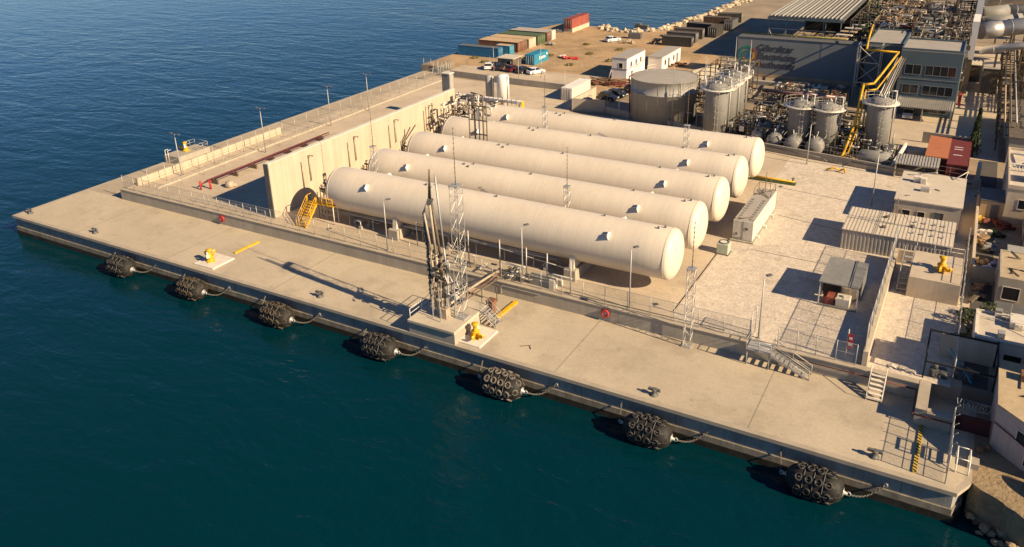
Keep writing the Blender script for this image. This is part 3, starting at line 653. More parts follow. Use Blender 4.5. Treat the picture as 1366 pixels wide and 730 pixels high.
def lattice(name, label, x, y, z0, h, wd, tip, grp='lattice masts on the quay'):
    t = thing(name, label, 'mast', (x,y,z0), grp); mb = MB(); a = wd/2
    cs = [(-a,-a),(a,-a),(a,a),(-a,a)]; n = int(h/wd*1.0)
    for k in range(4):
        (x0,y0),(x1,y1) = cs[k], cs[(k+1)%4]
        mb.tube((x+x0,y+y0,z0),(x+x0,y+y0,z0+h),.035,5)
        for i in range(n):
            za, zb = z0+h*i/n, z0+h*(i+1)/n
            mb.tube((x+x0,y+y0,za),(x+x1,y+y1,zb) if i%2 else (x+x1,y+y1,za),.02,4)
            if i%2 == 0: mb.tube((x+x1,y+y1,za),(x+x0,y+y0,zb),.02,4)
    mb.build('lattice', m_galv, t)
    mb = MB(); zt = z0+h
    mb.tube((x,y,zt-.4),(x,y,zt+tip),.045,6,.02)
    for k in range(int(tip/.5)): mb.tube((x,y,zt+.3+k*.5),(x,y,zt+.42+k*.5),.06,6)
    mb.build('antenna', m_steel, t)
    MB().box(x-a-.08,x+a+.08,y-a-.08,y+a+.08,zt,zt+.06).build('head_plate', m_galv, t)
    if z0 < 3: MB().box(x-a-.15,x+a+.15,y-a-.15,y+a+.15,z0+.002,z0+.1).build('base_plate', m_galv, t)
lattice('lattice_mast', 'galvanised lattice mast with whip antenna standing on the loading platform', 76.9,3.0,1.62,14.8,.95,6.0)
lattice('lattice_mast', 'galvanised lattice mast on the apron right of the foremost tank', 98.8,10.9,0,8.7,.72,5.4)
for l, x, y, h in (('slim lattice mast showing between the first and second tanks',49.8,23.3,9.2),('slim lattice mast showing between the second and middle tanks',79.3,23.2,8.3),('slim lattice mast showing in front of the rearmost tank at its left half',62.0,50.8,9.4),('slim lattice mast showing above the rearmost tank near the silos',85.0,50.9,9.2)):
    lattice('slim_mast', l, x, y, 1.55, h, .6, 5.0, 'slim lightning masts among the tanks')
pb = thing('pipe_bridge', 'pale pipe bridge leading from the loading platform over the retaining wall', 'pipe bridge', (75.4,9.5,0))
MB().pipe([(74.9,3.2,2.3),(74.9,7.3,2.3),(75.4,12.2,2.3),(75.4,13.2,2.1)],.15,8).build('lng_pipe', m_pipe, pb)
MB().pipe([(75.6,4,2.2),(75.6,7,2.3),(76.1,12.4,2.3)],.07,6).build('vapour_pipe', m_rust, pb)
MB().pipe([(76.0,4,2.5),(76.2,7,2.4),(76.8,12.6,2.4)],.08,6).box(74.5,77.0,7.0,7.15,2.0,2.1).box(74.7,77.2,10,10.15,2.0,2.1).build('cable_tray', m_steel, pb)
for x, y in ((74.8,7.1),(76.8,7.1),(74.9,10.1),(76.9,10.1)):
    MB().tube((x,y,0),(x,y,2.05),.06,6).build('leg', m_steel, pb)
tag(MB().box(77.3,78.1,7.1,8.0,.15,1.6,.03).box(77.25,78.15,7.05,8.05,1.602,1.66).box(77.35,77.45,7.2,7.3,0,.15).box(77.95,78.05,7.8,7.9,0,.15).build('control_cabinet', m_rust), 'brown control cabinet standing beside the pipe bridge on the apron', 'cabinet')
# ---------------------------------------------------------------- lamp posts
def lamp(name, label, x, y, z, h, kind, grp):
    t = thing(name, label, 'lamp post', (x,y,z), grp)
    MB().tube((x,y,z),(x,y,z+h),.09,8,.055).box(x-.18,x+.18,y-.18,y+.18,z,z+.05).build('pole', m_galv, t)
    if kind == 2:
        MB().tube((x-1.0,y,z+h),(x+1.0,y,z+h+.05),.035,6).build('bracket', m_galv, t)
        for s_ in (-1,1):
            l = MB().obox((x+s_*.85,y,z+h+.1),(.55,.28,.12)).build('lamp_head', m_dgrey, t)
            MB().obox((x+s_*.85,y,z+h+.035),(.4,.2,.02)).build('lens', m_lamp, l)
    else:
        MB().pipe([(x,y,z+h-.05),(x+.25,y+.35,z+h+.12)],.035,6).build('bracket', m_galv, t)
        l = MB().obox((x+.32,y+.5,z+h+.14),(.34,.55,.13),R(-35)).build('lamp_head', m_dgrey, t)
        MB().obox((x+.32,y+.5,z+h+.065),(.24,.4,.02),R(-35)).build('lens', m_lamp, l)
for l, x, y, h in (('twin-headed lamp post beside the seaward yellow hook platform',12.7,20.3,6.9),('twin-headed lamp post near the end of the parapet wall',16.2,35,7.8),('twin-headed lamp post along the seaward fence beyond the parapet',15.6,52.4,7.6),('twin-headed lamp post farthest along the seaward fence',15.4,64,7.4)):
    lamp('twin_lamp_post', l, x, y, 1.55, h, 2, 'twin lamp posts on the seaward strip')
for l, x, y, h in (('single lamp post in front of the left half of the foremost tank',59.5,12.8,6.6),('single lamp post in front of the middle of the foremost tank',78.7,12.9,6.9),('single lamp post in front of the right end of the foremost tank',91.7,12.9,6.9),('single lamp post beside the gate of the metal stair landing',105.3,13.0,6.7),('single lamp post in the gravel yard behind the corrugated cabin',110.4,54.5,7.4),('single lamp post at the bund wall behind the rearmost tank',99.2,68.2,6.5)):
    lamp('lamp_post', l, x, y, 1.55, h, 1, 'lamp posts of the tank yard')
for l, x, y, h in (('plain mast by the bund wall left of the round tank',62.6,80.0,6),('plain tall mast in front of the round tank',73.6,78.2,11.5),('plain mast by the white skid container at the far yard',49.5,83.5,7.5),('plain mast on the access road among the parked cars',20.5,104.5,6.0),('plain mast on the boundary wall near the white upright tank',31.5,96.8,5.5),('plain mast on the sandy ground behind the white parked car',33.5,103.8,8.0)):
    t = tag(MB().tube((x,y,1.5),(x,y,1.5+h),.08,6,.05).box(x-.15,x+.15,y-.15,y+.15,1.5,1.6).build('plain_mast', m_galv), l, 'mast')
fr = thing('pipe_gantry', 'row of tall thin steel posts with a top rail in front of the foremost tank', 'gantry', (77,13,1.55))
p0 = MB().tube((70.4,14.6,1.55),(70.4,14.6,5.7),.09,6).build('post', m_galv, fr)
for dx, dy in ((4.7,-.6),(8.5,-1.1),(11.3,-1.4),(14.4,-1.8)): share(p0, (dx,dy,0), fr)
MB().tube((62,15.7,4.6),(84.8,12.8,4.6),.05,6).tube((62,15.7,1.55),(62,15.7,4.7),.07,6).build('rail', m_galv, fr)
MB().box(76.4,78.9,13.0,13.25,3.3,3.45).build('cross_arm', m_offw, fr); MB().box(82.4,84.8,13.0,13.25,3.2,3.35).build('cross_arm', m_offw, fr)
tag(MB().box(79.6,82.0,12.9,13.7,1.56,2.6,.03).box(79.5,82.1,12.85,13.75,2.602,2.68).build('switch_cabinet', m_grey), 'grey switch cabinet behind the retaining wall below the tank', 'cabinet')
tag(MB().box(82.1,82.8,12.75,13.6,1.56,2.75,.05).box(82.3,83.1,14.0,14.4,1.56,2.2).build('concrete_block', m_offw), 'pale concrete block right of the grey switch cabinet', 'block')
vm = thing('valve_manifold', 'low manifold of valves and pale pipes behind the retaining wall by the pipe bridge', 'pipe manifold', (74.5,13.4,1.55))
g = random.Random(21)
for q in range(3):
    mb = MB()
    for i in range(9):
        x, y, z = g.uniform(70.2,79), g.uniform(12.7,14.4), g.uniform(1.75,2.5); pts = [(x,y,z)]
        for s_ in range(3):
            ax = g.choice((0,0,1,2)); d = [0,0,0]; d[ax] = g.uniform(-1.3,1.3); x, y, z = x+d[0], min(14.8,max(12.6,y+d[1])), max(1.7,min(2.8,z+d[2])); pts.append((x,y,z))
        mb.pipe(pts, g.uniform(.07,.15), 6).torus((x,y,z+.1), .2, .05, None, 8, 4)
    mb.build('pipework', [m_offw,m_galv,m_steel][q], vm, 'stuff')
ys = thing('yellow_stair', 'yellow metal stair and access platform at the left end of the foremost tank', 'stair', (45,15,1.55))
for x in (43.7,45.3):
    MB().extr([(x,13.3,1.56),(x,13.7,1.56),(x,16.1,4.15),(x,15.7,4.15)], (.08,0,0)).tube((x,13.4,2.6),(x,15.8,5.15),.05,6).tube((x,13.4,2.05),(x,15.8,4.6),.035,6).tube((x,13.4,1.6),(x,13.4,2.6),.05,6).tube((x,14.6,2.9),(x,14.6,3.9),.04,6).tube((x,15.8,4.1),(x,15.8,5.15),.05,6).build('stringer', m_yel, ys)
tr0 = MB().box(43.79,45.29,13.4,13.7,1.75,1.8).build('tread', m_yel, ys)
for i in range(1,9): share(tr0, (0,i*.27,i*.29), ys)
MB().box(43.7,48.2,15.9,17.0,4.1,4.18).build('platform', m_yel, ys)
mb = MB()
for x in (45.4,46.3,47.2,48.15): mb.tube((x,15.9,4.1),(x,15.9,5.2),.045,6)
mb.tube((45.4,15.9,5.2),(48.15,15.9,5.2),.045,6).tube((45.4,15.9,4.65),(48.15,15.9,4.65),.035,6).tube((43.75,15.9,4.1),(43.75,15.9,5.2),.045,6).tube((43.75,17.0,4.1),(43.75,17,5.2),.045,6).tube((43.75,15.9,5.2),(43.75,17,5.2),.045,6)
mb.build('guard_rail', m_yel, ys)
mb = MB()
for x in (43.8,48.1):
    for y in (16.0,16.9): MB().tube((x,y,1.55),(x,y,4.1),.07,6).build('leg', m_offw, ys)
# red fire main on the seaward strip
fm = thing('fire_main', 'red fire water main on low supports along the seaward side of the blast wall', 'pipe', (20,30,1.55))
MB().pipe([(20.5,17.6,2.3),(20.3,19,2.5),(20.3,46.5,2.5)],.10,8).build('main_pipe', m_maroon, fm)
MB().tube((20.9,20,2.4),(20.9,46,2.4),.06,6).tube((19.8,20,2.35),(19.8,46.3,2.35),.05,6).build('branch_pipe', m_maroon, fm)
mb = MB()
for y in range(20,47,4): mb.box(19.5,21.2,y,y+.25,1.55,2.25)
mb.build('support', m_steel, fm)
MB().torus((20.6,17.4,2.5),.28,.07,Matrix.Rotation(1.57,3,'X'),10,5).tube((20.6,17.3,1.55),(20.6,17.3,2.9),.13,8).build('hydrant_valve', m_red, fm); MB().tube((21.7,18.2,1.55),(21.7,18.2,2.78),.16,8).torus((21.7,18.2,2.8),.26,.06,None,10,5).build('hydrant_valve', m_red, fm)
tag(MB().lathe([(0,0),(.7,0),(.72,.35),(.6,.8),(.25,1.0),(0,1.05)],(23.6,20.2,1.55),12).tube((23.0,20,1.6),(24.6,20.6,1.9),.25,8).build('pump_unit', m_pipe), 'dusty brown pump unit standing beside the red fire main', 'pump')
sw = thing('metal_stair', 'galvanised metal stair and landing over the retaining wall at the right of the apron', 'stair', (107,11,0))
MB().box(104.8,107.1,10.2,12.1,1.72,1.8).build('landing', m_galv, sw)
for x in (104.9,107.0): MB().tube((x,10.3,0),(x,10.3,1.75),.05,6).build('leg', m_galv, sw)
tr0 = MB().box(107.1,107.45,10.25,11.3,1.52,1.56).build('tread', m_galv, sw)
for i in range(1,8): share(tr0, (i*.42,0,-i*.2), sw)
for y in (10.2,11.32):
    MB().extr([(107.1,y,1.78),(107.1,y,1.5),(110.6,y,.0),(110.9,y,.02)], (0,.05,0)).tube((107.1,y,2.85),(110.8,y,1.05),.035,6).tube((107.1,y,2.3),(110.8,y,.5),.025,6).tube((107.1,y,1.7),(107.1,y,2.85),.035,6).tube((109,y,.9),(109,y,1.95),.03,6).tube((110.8,y,.0),(110.8,y,1.05),.035,6).build('stair_rail', m_galv, sw)
mb = MB()
for p in ((104.8,10.2),(104.8,12.1),(106,10.2),(107.1,12.1)): mb.tube((*p,1.76),(*p,2.85),.035,6)
for z in (2.3,2.85): mb.pipe([(107.1,10.2,z),(104.8,10.2,z),(104.8,12.1,z)],.03,6)
mb.build('guard_rail', m_galv, sw)
gt = thing('mesh_gate', 'tall chain link gate beside the metal stair landing', 'gate', (104.8,12.1,1.69))
MB().tube((104.7,12.1,1.69),(104.7,12.1,4.6),.05,6).tube((104.7,14.0,1.6),(104.7,14.0,4.6),.05,6).tube((104.7,12.1,4.6),(104.7,14,4.6),.04,6).tube((104.7,12.1,1.8),(104.7,14,1.8),.04,6).build('frame', m_galv, gt)
MB().quad([(104.7,12.1,1.8),(104.7,14,1.8),(104.7,14,4.6),(104.7,12.1,4.6)]).build('wire_mesh', m_mesh, gt, recalc=False)
s2 = thing('white_steps', 'short flight of white steps with handrails climbing the retaining wall', 'steps', (116.5,10.6,0))
tr0 = MB().box(115.95,117.15,9.5,9.85,.18,.24).build('tread', m_offw, s2)
for i in range(1,6): share(tr0, (0,i*.36,i*.27), s2)
for x in (115.88,117.16): MB().extr([(x,9.45,0),(x,9.75,0),(x,11.6,1.62),(x,11.3,1.62)], (.06,0,0)).tube((x,9.55,0),(x,9.55,1.0),.035,6).tube((x,9.55,1.0),(x,11.5,2.6),.035,6).tube((x,11.5,1.6),(x,11.5,2.6),.035,6).build('stringer', m_offw, s2)
sg = thing('safety_sign', 'red and white safety sign on a post in the corner of the gravel yard', 'sign', (113.4,13.0,1.55))
MB().tube((113.4,13,1.55),(113.4,13,4.8),.05,6).build('post', m_offw, sg)
MB().obox((113.65,12.93,3.6),(.5,.05,1.5)).build('red_panel', m_red, sg)
MB().obox((113.65,12.895,3.9),(.3,.02,.25)).obox((113.65,12.895,3.3),(.36,.02,.3)).build('white_panel', m_white, sg)
# ================================================================ CONTAINERS, CABINS, CARS
def corr_box(mb, x0, x1, y0, y1, z0, z1, step=.32, dep=.05):
    poly = []
    def run(ax, a, b, fixed, sgn):
        n = max(2, int(abs(b-a)/step)); k = 0
        for i in range(n):
            t0, t1 = a+(b-a)*i/n, a+(b-a)*(i+1)/n; q = (t1-t0)
            for u, d in ((.0,0),(.35,0),(.5,dep),(.85,dep)):
                p = t0+q*u; poly.append((p, fixed-sgn*d) if ax == 0 else (fixed-sgn*d, p))
    run(0, x0, x1, y0, -1); run(1, y0, y1, x1, 1); run(0, x1, x0, y1, 1); run(1, y1, y0, x0, -1)
    mb.prism(poly, z0, z1); return mb
def container(label, x0, y0, lx, ly, z, m_, roof=None, door='y0', h=2.55, grp=None):
    x1, y1 = x0+lx, y0+ly; t = thing('shipping_container', label, 'container', ((x0+x1)/2,(y0+y1)/2,z), grp)
    corr_box(MB(), x0+.03, x1-.03, y0+.03, y1-.03, z+.14, z+h-.1).build('side_walls', m_, t)
    mb = MB()
    for x in (x0, x1-.14):
        for y in (y0, y1-.14): mb.box(x,x+.14,y,y+.14,z,z+h)
    for z_ in (z+.02, z+h-.13):
        mb.box(x0+.14,x1-.14,y0,y0+.1,z_,z_+.12).box(x0+.14,x1-.14,y1-.1,y1,z_,z_+.12).box(x0,x0+.1,y0+.14,y1-.14,z_,z_+.12).box(x1-.1,x1,y0+.14,y1-.14,z_,z_+.12)
    mb.build('corner_frame', m_, t)
    mb = MB(); n = int((lx if lx > ly else ly)/.5)
    mb.box(x0+.08,x1-.08,y0+.08,y1-.08,z+h-.1,z+h-.03)
    for i in range(n):
        if lx > ly: a = x0+.2+(lx-.4)*i/n; mb.box(a,a+.2,y0+.12,y1-.12,z+h-.03,z+h-.005)
        else: a = y0+.2+(ly-.4)*i/n; mb.box(x0+.12,x1-.12,a,a+.2,z+h-.03,z+h-.005)
    mb.build('roof', roof or m_, t)
    d = MB(); b = MB()
    if door in ('y0','y1'):
        yy = y0-.03 if door == 'y0' else y1+.03
        for a0, a1 in ((x0+.16,(x0+x1)/2-.02),((x0+x1)/2+.02,x1-.16)):
            d.box(a0,a1,yy-.02,yy+.045,z+.18,z+h-.16)
            for q in (.25,.75): b.tube((a0+(a1-a0)*q,yy-.05 if door=='y0' else yy+.07,z+.2),(a0+(a1-a0)*q,yy-.05 if door=='y0' else yy+.07,z+h-.2),.03,6)
    else:
        xx = x0-.03 if door == 'x0' else x1+.03
        for a0, a1 in ((y0+.16,(y0+y1)/2-.02),((y0+y1)/2+.02,y1-.16)):
            d.box(xx-.02,xx+.045,a0,a1,z+.18,z+h-.16)
            for q in (.25,.75): b.tube((xx-.05 if door=='x0' else xx+.07,a0+(a1-a0)*q,z+.2),(xx-.05 if door=='x0' else xx+.07,a0+(a1-a0)*q,z+h-.2),.03,6)
    dd = d.build('door', m_, t); b.build('lock_rod', m_galv, dd)
    return t
G0 = 1.51
container('long dark blue container at the near end of the row on the sandy pier head', 1.4,118.2,12.2,2.5,G0,m_blue,m_dgrey,'x1')
container('short bright blue container end beside the long dark blue one', 10.6,122.0,4.2,2.45,G0,m_lblue,m_tan,'x1')
container('sand-roofed rusty container behind the dark blue one', 2.6,126.4,12.2,5.0,G0+.1,m_rust,m_tan,'x1')
container('pale cream container in the middle of the pier head row', 2.8,132.2,12.2,4.0,G0,m_cream,m_tan,'x1')
container('green container in the pier head row', 2.8,137.0,12.2,4.8,G0,m_green,m_green,'x1')
container('dark brown container behind the green one in the pier head row', 3.0,142.6,12.0,2.5,G0+.1,m_rust,m_roofg,'x1')
container('pale-ended container last in the main pier head row', 3.4,145.6,11.6,2.5,G0,m_offw,m_roofg,'x1')
container('faded red container raised on a pale plinth at the far tip of the pier head', 12.6,158.2,2.6,12.2,G0+1.2,m_redc,m_redc,'y0',2.7)
tag(MB().box(12.5,15.3,158.4,170.4,G0,G0+1.2).build('concrete_plinth', m_cream), 'pale concrete plinth under the faded red container', 'plinth')
cb = container('light blue container with white lettering standing alone behind the parked cars', 23.4,114.6,2.6,7.6,G0,m_lblue,m_lblue,'y0',2.5)
mb = MB(); mb.box(26.02,26.05,117.2,117.6,2.4,3.3).box(26.02,26.05,117.8,118.2,2.55,3.0).box(26.02,26.05,118.3,118.7,2.4,3.05).box(26.02,26.05,118.8,119.3,2.55,3.0).box(26.02,26.05,119.4,119.8,2.5,3.1).box(26.02,26.05,119.9,120.4,2.5,2.95)
mb.build('white_lettering', m_white, cb); MB().box(26.02,26.05,121.0,121.5,3.0,3.5).build('white_mark', m_white, cb)
container('white skid container beside a pale bund wall at the far yard', 46.6,87.6,2.5,9.2,1.56,m_offw,m_white,'y0',2.6)
nl = ['dark container nearest the shed in the row by the boulders','dark long container second in the row by the boulders','dark container with pale end, middle of the row by the boulders','dark container behind a gap in the row by the boulders','tall dark container near the far end of the row by the boulders','dark container farthest along the row by the boulders']
for l, (x,y,lx,ly,h) in zip(nl, ((45.6,150.5,8.,2.5,2.5),(44.8,156.5,8.2,2.5,2.6),(44.9,162.2,8,2.6,2.7),(46.0,170,7.5,2.5,3.0),(47.5,181,7.5,2.5,3.2),(48.5,192,7,2.6,2.7))):
    o = container(l, x,y,lx,ly,G0,(m_black2,m_dgrey,m_steel2,m_black2,m_rust2,m_black2)[nl.index(l)],m_steel2,'x1',h,'dark containers by the boulder shore'); o.rotation_euler = (0,0,(.04,-.03,.06,-.12,.1,.22)[nl.index(l)])
container('dark container stacked askew at the end of the boulder row', 53.2,166,2.6,7.5,G0,m_black2,m_steel2,'y0',2.7)
container('dark grey container standing across the road from the boulder row', 54.4,178,2.6,6.5,G0,m_dgrey,m_steel2,'y0',2.9)
tag(MB().box(29.5,33.5,171.6,173.4,G0,G0+1.1).box(30,31.2,171.8,173.2,G0+1.1,G0+1.5).build('debris_skip', m_dgrey), 'dark open skip standing near the boulder shore', 'skip')
tag(MB().obox((35.5,157,2.2),(3.6,2,1.3),.1).obox((35.5,157,2.95),(3.2,1.6,.2),.1).build('debris_skip', m_dgrey), 'small dark skip on the sand near the offices', 'skip')
def building(name, label, cat, x0, x1, y0, y1, z0, z1, mw_, mr_, parapet=0, over=0, wins=(), grp=None, door=(), frm=None):
    t = thing(name, label, cat, ((x0+x1)/2,(y0+y1)/2,z0), grp)
    MB().box(x0,x1,y0,y1,z0,z1).build('walls', mw_, t)
    r = MB().box(x0-over,x1+over,y0-over,y1+over,z1+.002,z1+.16)
    ro = r.build('roof', mr_, t)
    if parapet:
        MB().box(x0-over,x1+over,y0-over,y0-over+.2,z1+.162,z1+parapet).box(x0-over,x1+over,y1+over-.2,y1+over,z1+.162,z1+parapet).box(x0-over,x0-over+.2,y0-over+.2,y1+over-.2,z1+.162,z1+parapet).box(x1+over-.2,x1+over,y0-over+.2,y1+over-.2,z1+.162,z1+parapet).build('parapet', mw_, ro)
    def opening(kind, side, a0, a1, b0, b1):
        pr, fr_, gl = .05, .07, .02
        def B(m, u0,u1,v0,v1,d0,d1):
            if side == 'y0': m.box(u0,u1,y0-d1,y0-d0,v0,v1)
            elif side == 'y1': m.box(u0,u1,y1+d0,y1+d1,v0,v1)
            elif side == 'x1': m.box(x1+d0,x1+d1,u0,u1,v0,v1)
            else: m.box(x0-d1,x0-d0,u0,u1,v0,v1)
        fm_ = MB(); B(fm_,a0-fr_,a0,b0-fr_,b1+fr_,.0,pr); B(fm_,a1,a1+fr_,b0-fr_,b1+fr_,.0,pr); B(fm_,a0,a1,b1,b1+fr_,.0,pr); B(fm_,a0,a1,b0-fr_,b0,.0,pr+.03)
        o = fm_.build(kind, (frm or m_offw) if kind == 'window' else m_grey, t)
        g_ = MB(); B(g_, a0,a1,b0,b1,.0,gl); g_.build('pane' if kind == 'window' else 'panel', m_glass if kind == 'window' else m_dgrey, o)
        if kind == 'window' and a1-a0 > 1.5:
            n = int((a1-a0)/1.2); q = MB()
            for i in range(1,n): c = a0+(a1-a0)*i/n; B(q,c-.04,c+.04,b0,b1,.02,.04)
            if n > 1: q.build('mullion', m_grey, o)
    for w_ in wins: opening('window', *w_)
    for w_ in door: opening('door', *w_)
    return t
# site office: upper cabin on lower cabin
of = building('site_office', 'white two-storey site office cabin on the sandy ground', 'cabin', 48.6,52.2,109.4,120.6,G0,6.2,m_white,m_roofg,0,.08,
    wins=[('y0',50.3,51.2,4.1,5.2),('x1',111.5,112.4,4.1,5.2),('x1',114.5,115.4,4.1,5.2),('x1',117.4,118.3,4.1,5.2),('x1',112,113,1.9+.3,3.1)], door=[('x1',115.2,116.1,G0+.1,3.5)])
MB().box(48.5,52.25,109.34,109.398,3.75,3.95).box(52.202,52.26,109.4,120.6,3.75,3.95).build('floor_band', m_grey, of)
MB().extr([(52.3,110,1.6),(52.3,110.4,1.6),(52.3,117,4),(52.3,116.6,4)],(.9,0,0)).tube((53.2,110.2,2.6),(53.2,117,5.0),.04,6).tube((53.2,110.2,1.6),(53.2,110.2,2.6),.04,6).build('outside_stair', m_white, of)
MB().tube((48.0,109,1.5),(48.6,109.2,3.6),.06,6).tube((47.6,110.4,1.5),(48.5,110.4,4),.05,6).build('prop', m_white, of)
building('cabin_annex', 'low white cabin annex behind the two-storey site office', 'cabin', 52.8,56.2,121.2,134.5,G0,4.6,m_white,m_roofg,0,.1,
    wins=[('x1',123,124,2.5,3.7),('x1',129,130,2.5,3.7)], door=[('x1',125.5,126.5,G0+.1,3.7),('x1',131.5,132.5,G0+.1,3.7)])
building('parking_hut', 'small flat-roofed hut among the parked cars on the access road', 'hut', 18.6,22.8,109.6,113.8,G0,3.7,m_steel,m_roofw,0,.25, door=[('y0',19.2,20.4,G0+.1,3.2)], wins=[('y0',21,22.2,2.3,3.2)])
def tarp(label, x, y, m_, seed, s=1.):
    g = random.Random(seed); mb = MB()
    for i in range(7): mb.rock((x+g.uniform(-1.6,1.6)*s,y+g.uniform(-1.,1.)*s,G0+.25*s),g.uniform(.5,.9)*s,g,1,.6)
    return tag(mb.build('barrier_pile', m_), label, 'pile')
tarp('heap of red plastic barriers on the sandy ground', 29.8,124.6,m_red,2); tarp('heap of pale plastic barriers beside the red heap', 28.4,125.8,m_offw,3)
tarp('second small red barrier heap right of the pale one', 31.8,125.4,m_red,9,.8)
g = random.Random(31)
pl = thing('timber_stack', 'pile of rusty timbers and scaffold tubes below the site office', 'pile', (52,103,G0))
for k in range(3):
    mb = MB()
    for i in range(22):
        x, y = g.uniform(46,57), g.uniform(102,107); a = g.uniform(-.5,.5); l = g.uniform(1.,2.4); mb.obox((x,y,G0+g.uniform(.1,.9)),(2*l,.18,.14),a,g.uniform(-.2,.2))
    mb.build('timbers', [m_wood,m_rust,m_redc][k], pl, 'stuff')
# cars
def make_car(m_, name='parked_car', pick=False):
    t = thing(name, 'x', 'car', (0,0,0)); L2, W = 2.15, .88
    side = [(-L2,.35),(-L2+.05,.85),(-L2+.2,.98),(-.75,1.0),(.85,.98),(L2-.25,.8),(L2,.65),(L2,.3),(L2-.3,.22),(-L2+.3,.22)]
    a = MB(); V = [(x,-W,z) for x,z in side]; a.extr(V,(0,2*W,0)); a.build('body', m_, t)
    cabin = [(-1.85,.98),(-1.55,1.46),(.15,1.48),(.95,.98)]
    c = MB(); lo = [c.bm.verts.new((x,s*(W-.04 if i in (0,3) else W-.16),z)) for s in (-1,1) for i,(x,z) in enumerate(cabin)]
    for q in ((0,1,2,3),(7,6,5,4),(0,4,5,1),(1,5,6,2),(2,6,7,3),(3,7,4,0)): c.bm.faces.new([lo[i] for i in q])
    c.build('cabin_glass', m_glass, t)
    MB().extr([(-1.52,-.71,1.465),(.13,-.71,1.485),(.13,-.71,1.53),(-1.5,-.71,1.51)],(0,1.42,0)).obox((-.65,0,1.22),(.1,1.66,.52)).build('roof', m_, t)
    wh = MB()
    for x in (-1.3,1.35):
        for s in (-1,1):
            o = MB().tube((x,s*.72,.32),(x,s*.92,.32),.33,14).build('wheel', m_black, t)
            MB().tube((x,s*.921,.32),(x,s*.93,.32),.2,12).build('rim', m_galv, o)
    for s in (-1,1):
        MB().obox((L2-.04,s*.62,.68),(.12,.36,.14)).build('headlight', m_lamp, t)
        MB().obox((-L2+.05,s*.66,.8),(.1,.26,.16)).build('tail_light', m_red, t)
    MB().obox((L2+.005,0,.5),(.04,.9,.16)).build('grille', m_dgrey, t)
    return t
cw = make_car(m_carw); cw.location = (17.4,107.2,G0); cw['label'] = 'white parked car at the seaward end of the row on the access road'; cw.rotation_euler = (0,0,R(115)); 
dup(cw, (30.4,107.0,G0), 'white parked car in front of the light blue container', R(62))
dup(cw, (31.5,150.4,G0), 'white parked car alone on the sand near the boulders', R(55))
dup(cw, (110.4,103.4,G0), 'white car facing the camera under the ribbed canopy of the office block', R(-88))
ck = make_car(m_cark); ck.location = (55.2,92.2,G0); ck['label'] = 'dark car parked nearest the bund wall behind the tanks'; ck.rotation_euler = (0,0,R(-18))
dup(ck, (55.9,95.0,G0), 'dark car parked behind another dark car by the bund wall', R(-14))
dup(ck, (20.4,107.4,G0), 'dark car parked right beside the white car at the seaward end', R(108))
dup(ck, (27.3,107.0,G0), 'dark car parked beside the white car near the blue container', R(70))
dup(ck, (57.5,101.0,G0), 'dark car parked in front of the timber pile', R(5))
cm = make_car(m_carm); cm.location = (24.2,107.2,G0); cm['label'] = 'maroon car parked in the middle of the row on the access road'; cm.rotation_euler = (0,0,R(80))
# far-yard upright tanks and column
gb = thing('steel_column', 'grey square steel column standing beyond the blast wall end', 'column', (33.5,66,1.55))
MB().box(32.6,34.3,65.3,66.8,1.55,10.4).build('shaft', m_grey, gb); MB().box(32.5,34.4,65.2,66.9,10.402,10.6).build('cap', m_offw, gb)
MB().box(34.302,34.36,65.5,66.6,2,10.2).build('side_panel', m_tin, gb)
vt = thing('upright_tank', 'white upright cylindrical tank beyond the rearmost storage tank', 'tank', (37.6,79.5,1.55))
MB().lathe([(0,1.6),(1.25,1.6),(1.25,7.3),(1.1,7.6),(.5,7.8),(0,7.82)],(37.6,79.5,0),24).build('shell', m_white, vt)
MB().tube((38.9,79.1,1.55),(38.9,79.1,7.6),.12,8).build('side_pipe', m_silver, vt)
cl = thing('upright_tank', 'slimmer grey upright tank beside the white one beyond the rearmost storage tank', 'tank', (34.4,79.5,1.55))
MB().lathe([(0,1.6),(.8,1.6),(.8,7.0),(.6,7.3),(0,7.4)],(34.4,79.5,0),20).build('shell', m_tankg, cl); MB().tube((35.5,79.1,1.55),(35.5,79.1,7.2),.2,8).build('side_pipe', m_offw, cl)
# ---------------------------------------------------------------- yard equipment
m_skid = mat('grey_white_skid_paint', (.56,.53,.47), .10, .8, 5, .6, streak=.14, stain=(.33,.31,.27), stsc=.8, stamt=.5)
sk = thing('skid_container', 'long white equipment skid container standing in the yard right of the tank ends', 'container', (97.8,41,1.55))
MB().box(96.4,99.3,34.6,47.5,1.56,1.75).build('plinth', m_wall, sk)
MB().box(96.6,99.1,34.9,47.2,1.78,4.36,.04).build('body', m_skid, sk); MB().box(96.66,99.04,34.96,47.14,4.362,4.4).build('roof', m_roofg, sk)
v0 = MB().box(97.0,97.32,35.5,35.9,4.4,4.47).build('roof_vent', m_grey, sk)
for i in range(18):
    if i: share(v0, (1.4*(i%2), .85*(i//2), 0), sk)
mb = MB().box(97.83,97.87,34.87,34.9,1.9,4.3).box(96.7,97.7,34.86,34.9,2.0,2.04).box(97.0,97.2,34.85,34.9,2.4,2.7).box(98.1,98.5,34.85,34.9,3.2,3.5)
mb.build('door_seam', m_dgrey, sk)
mb = MB()
for y in (35.2,44.3,47.0):
    for x in (96.75,98.95): mb.tube((x,y,4.4),(x,y,5.3 if y > 40 else 4.7),.04,6)
mb.pipe([(96.75,44.3,5.3),(96.75,47,5.3),(98.95,47,5.3),(98.95,44.3,5.3)],.035,6).tube((96.8,44.2,4.5),(98.9,46.8,4.6),.08,6).tube((98.9,43.6,4.5),(96.9,46.2,4.6),.06,6).tube((97.2,35.1,4.5),(98.7,36.4,4.5),.06,6).tube((97.8,46,4.4),(97.8,46,7.2),.04,6).tube((98.4,46.2,4.4),(98.4,46.2,6.4),.04,6)
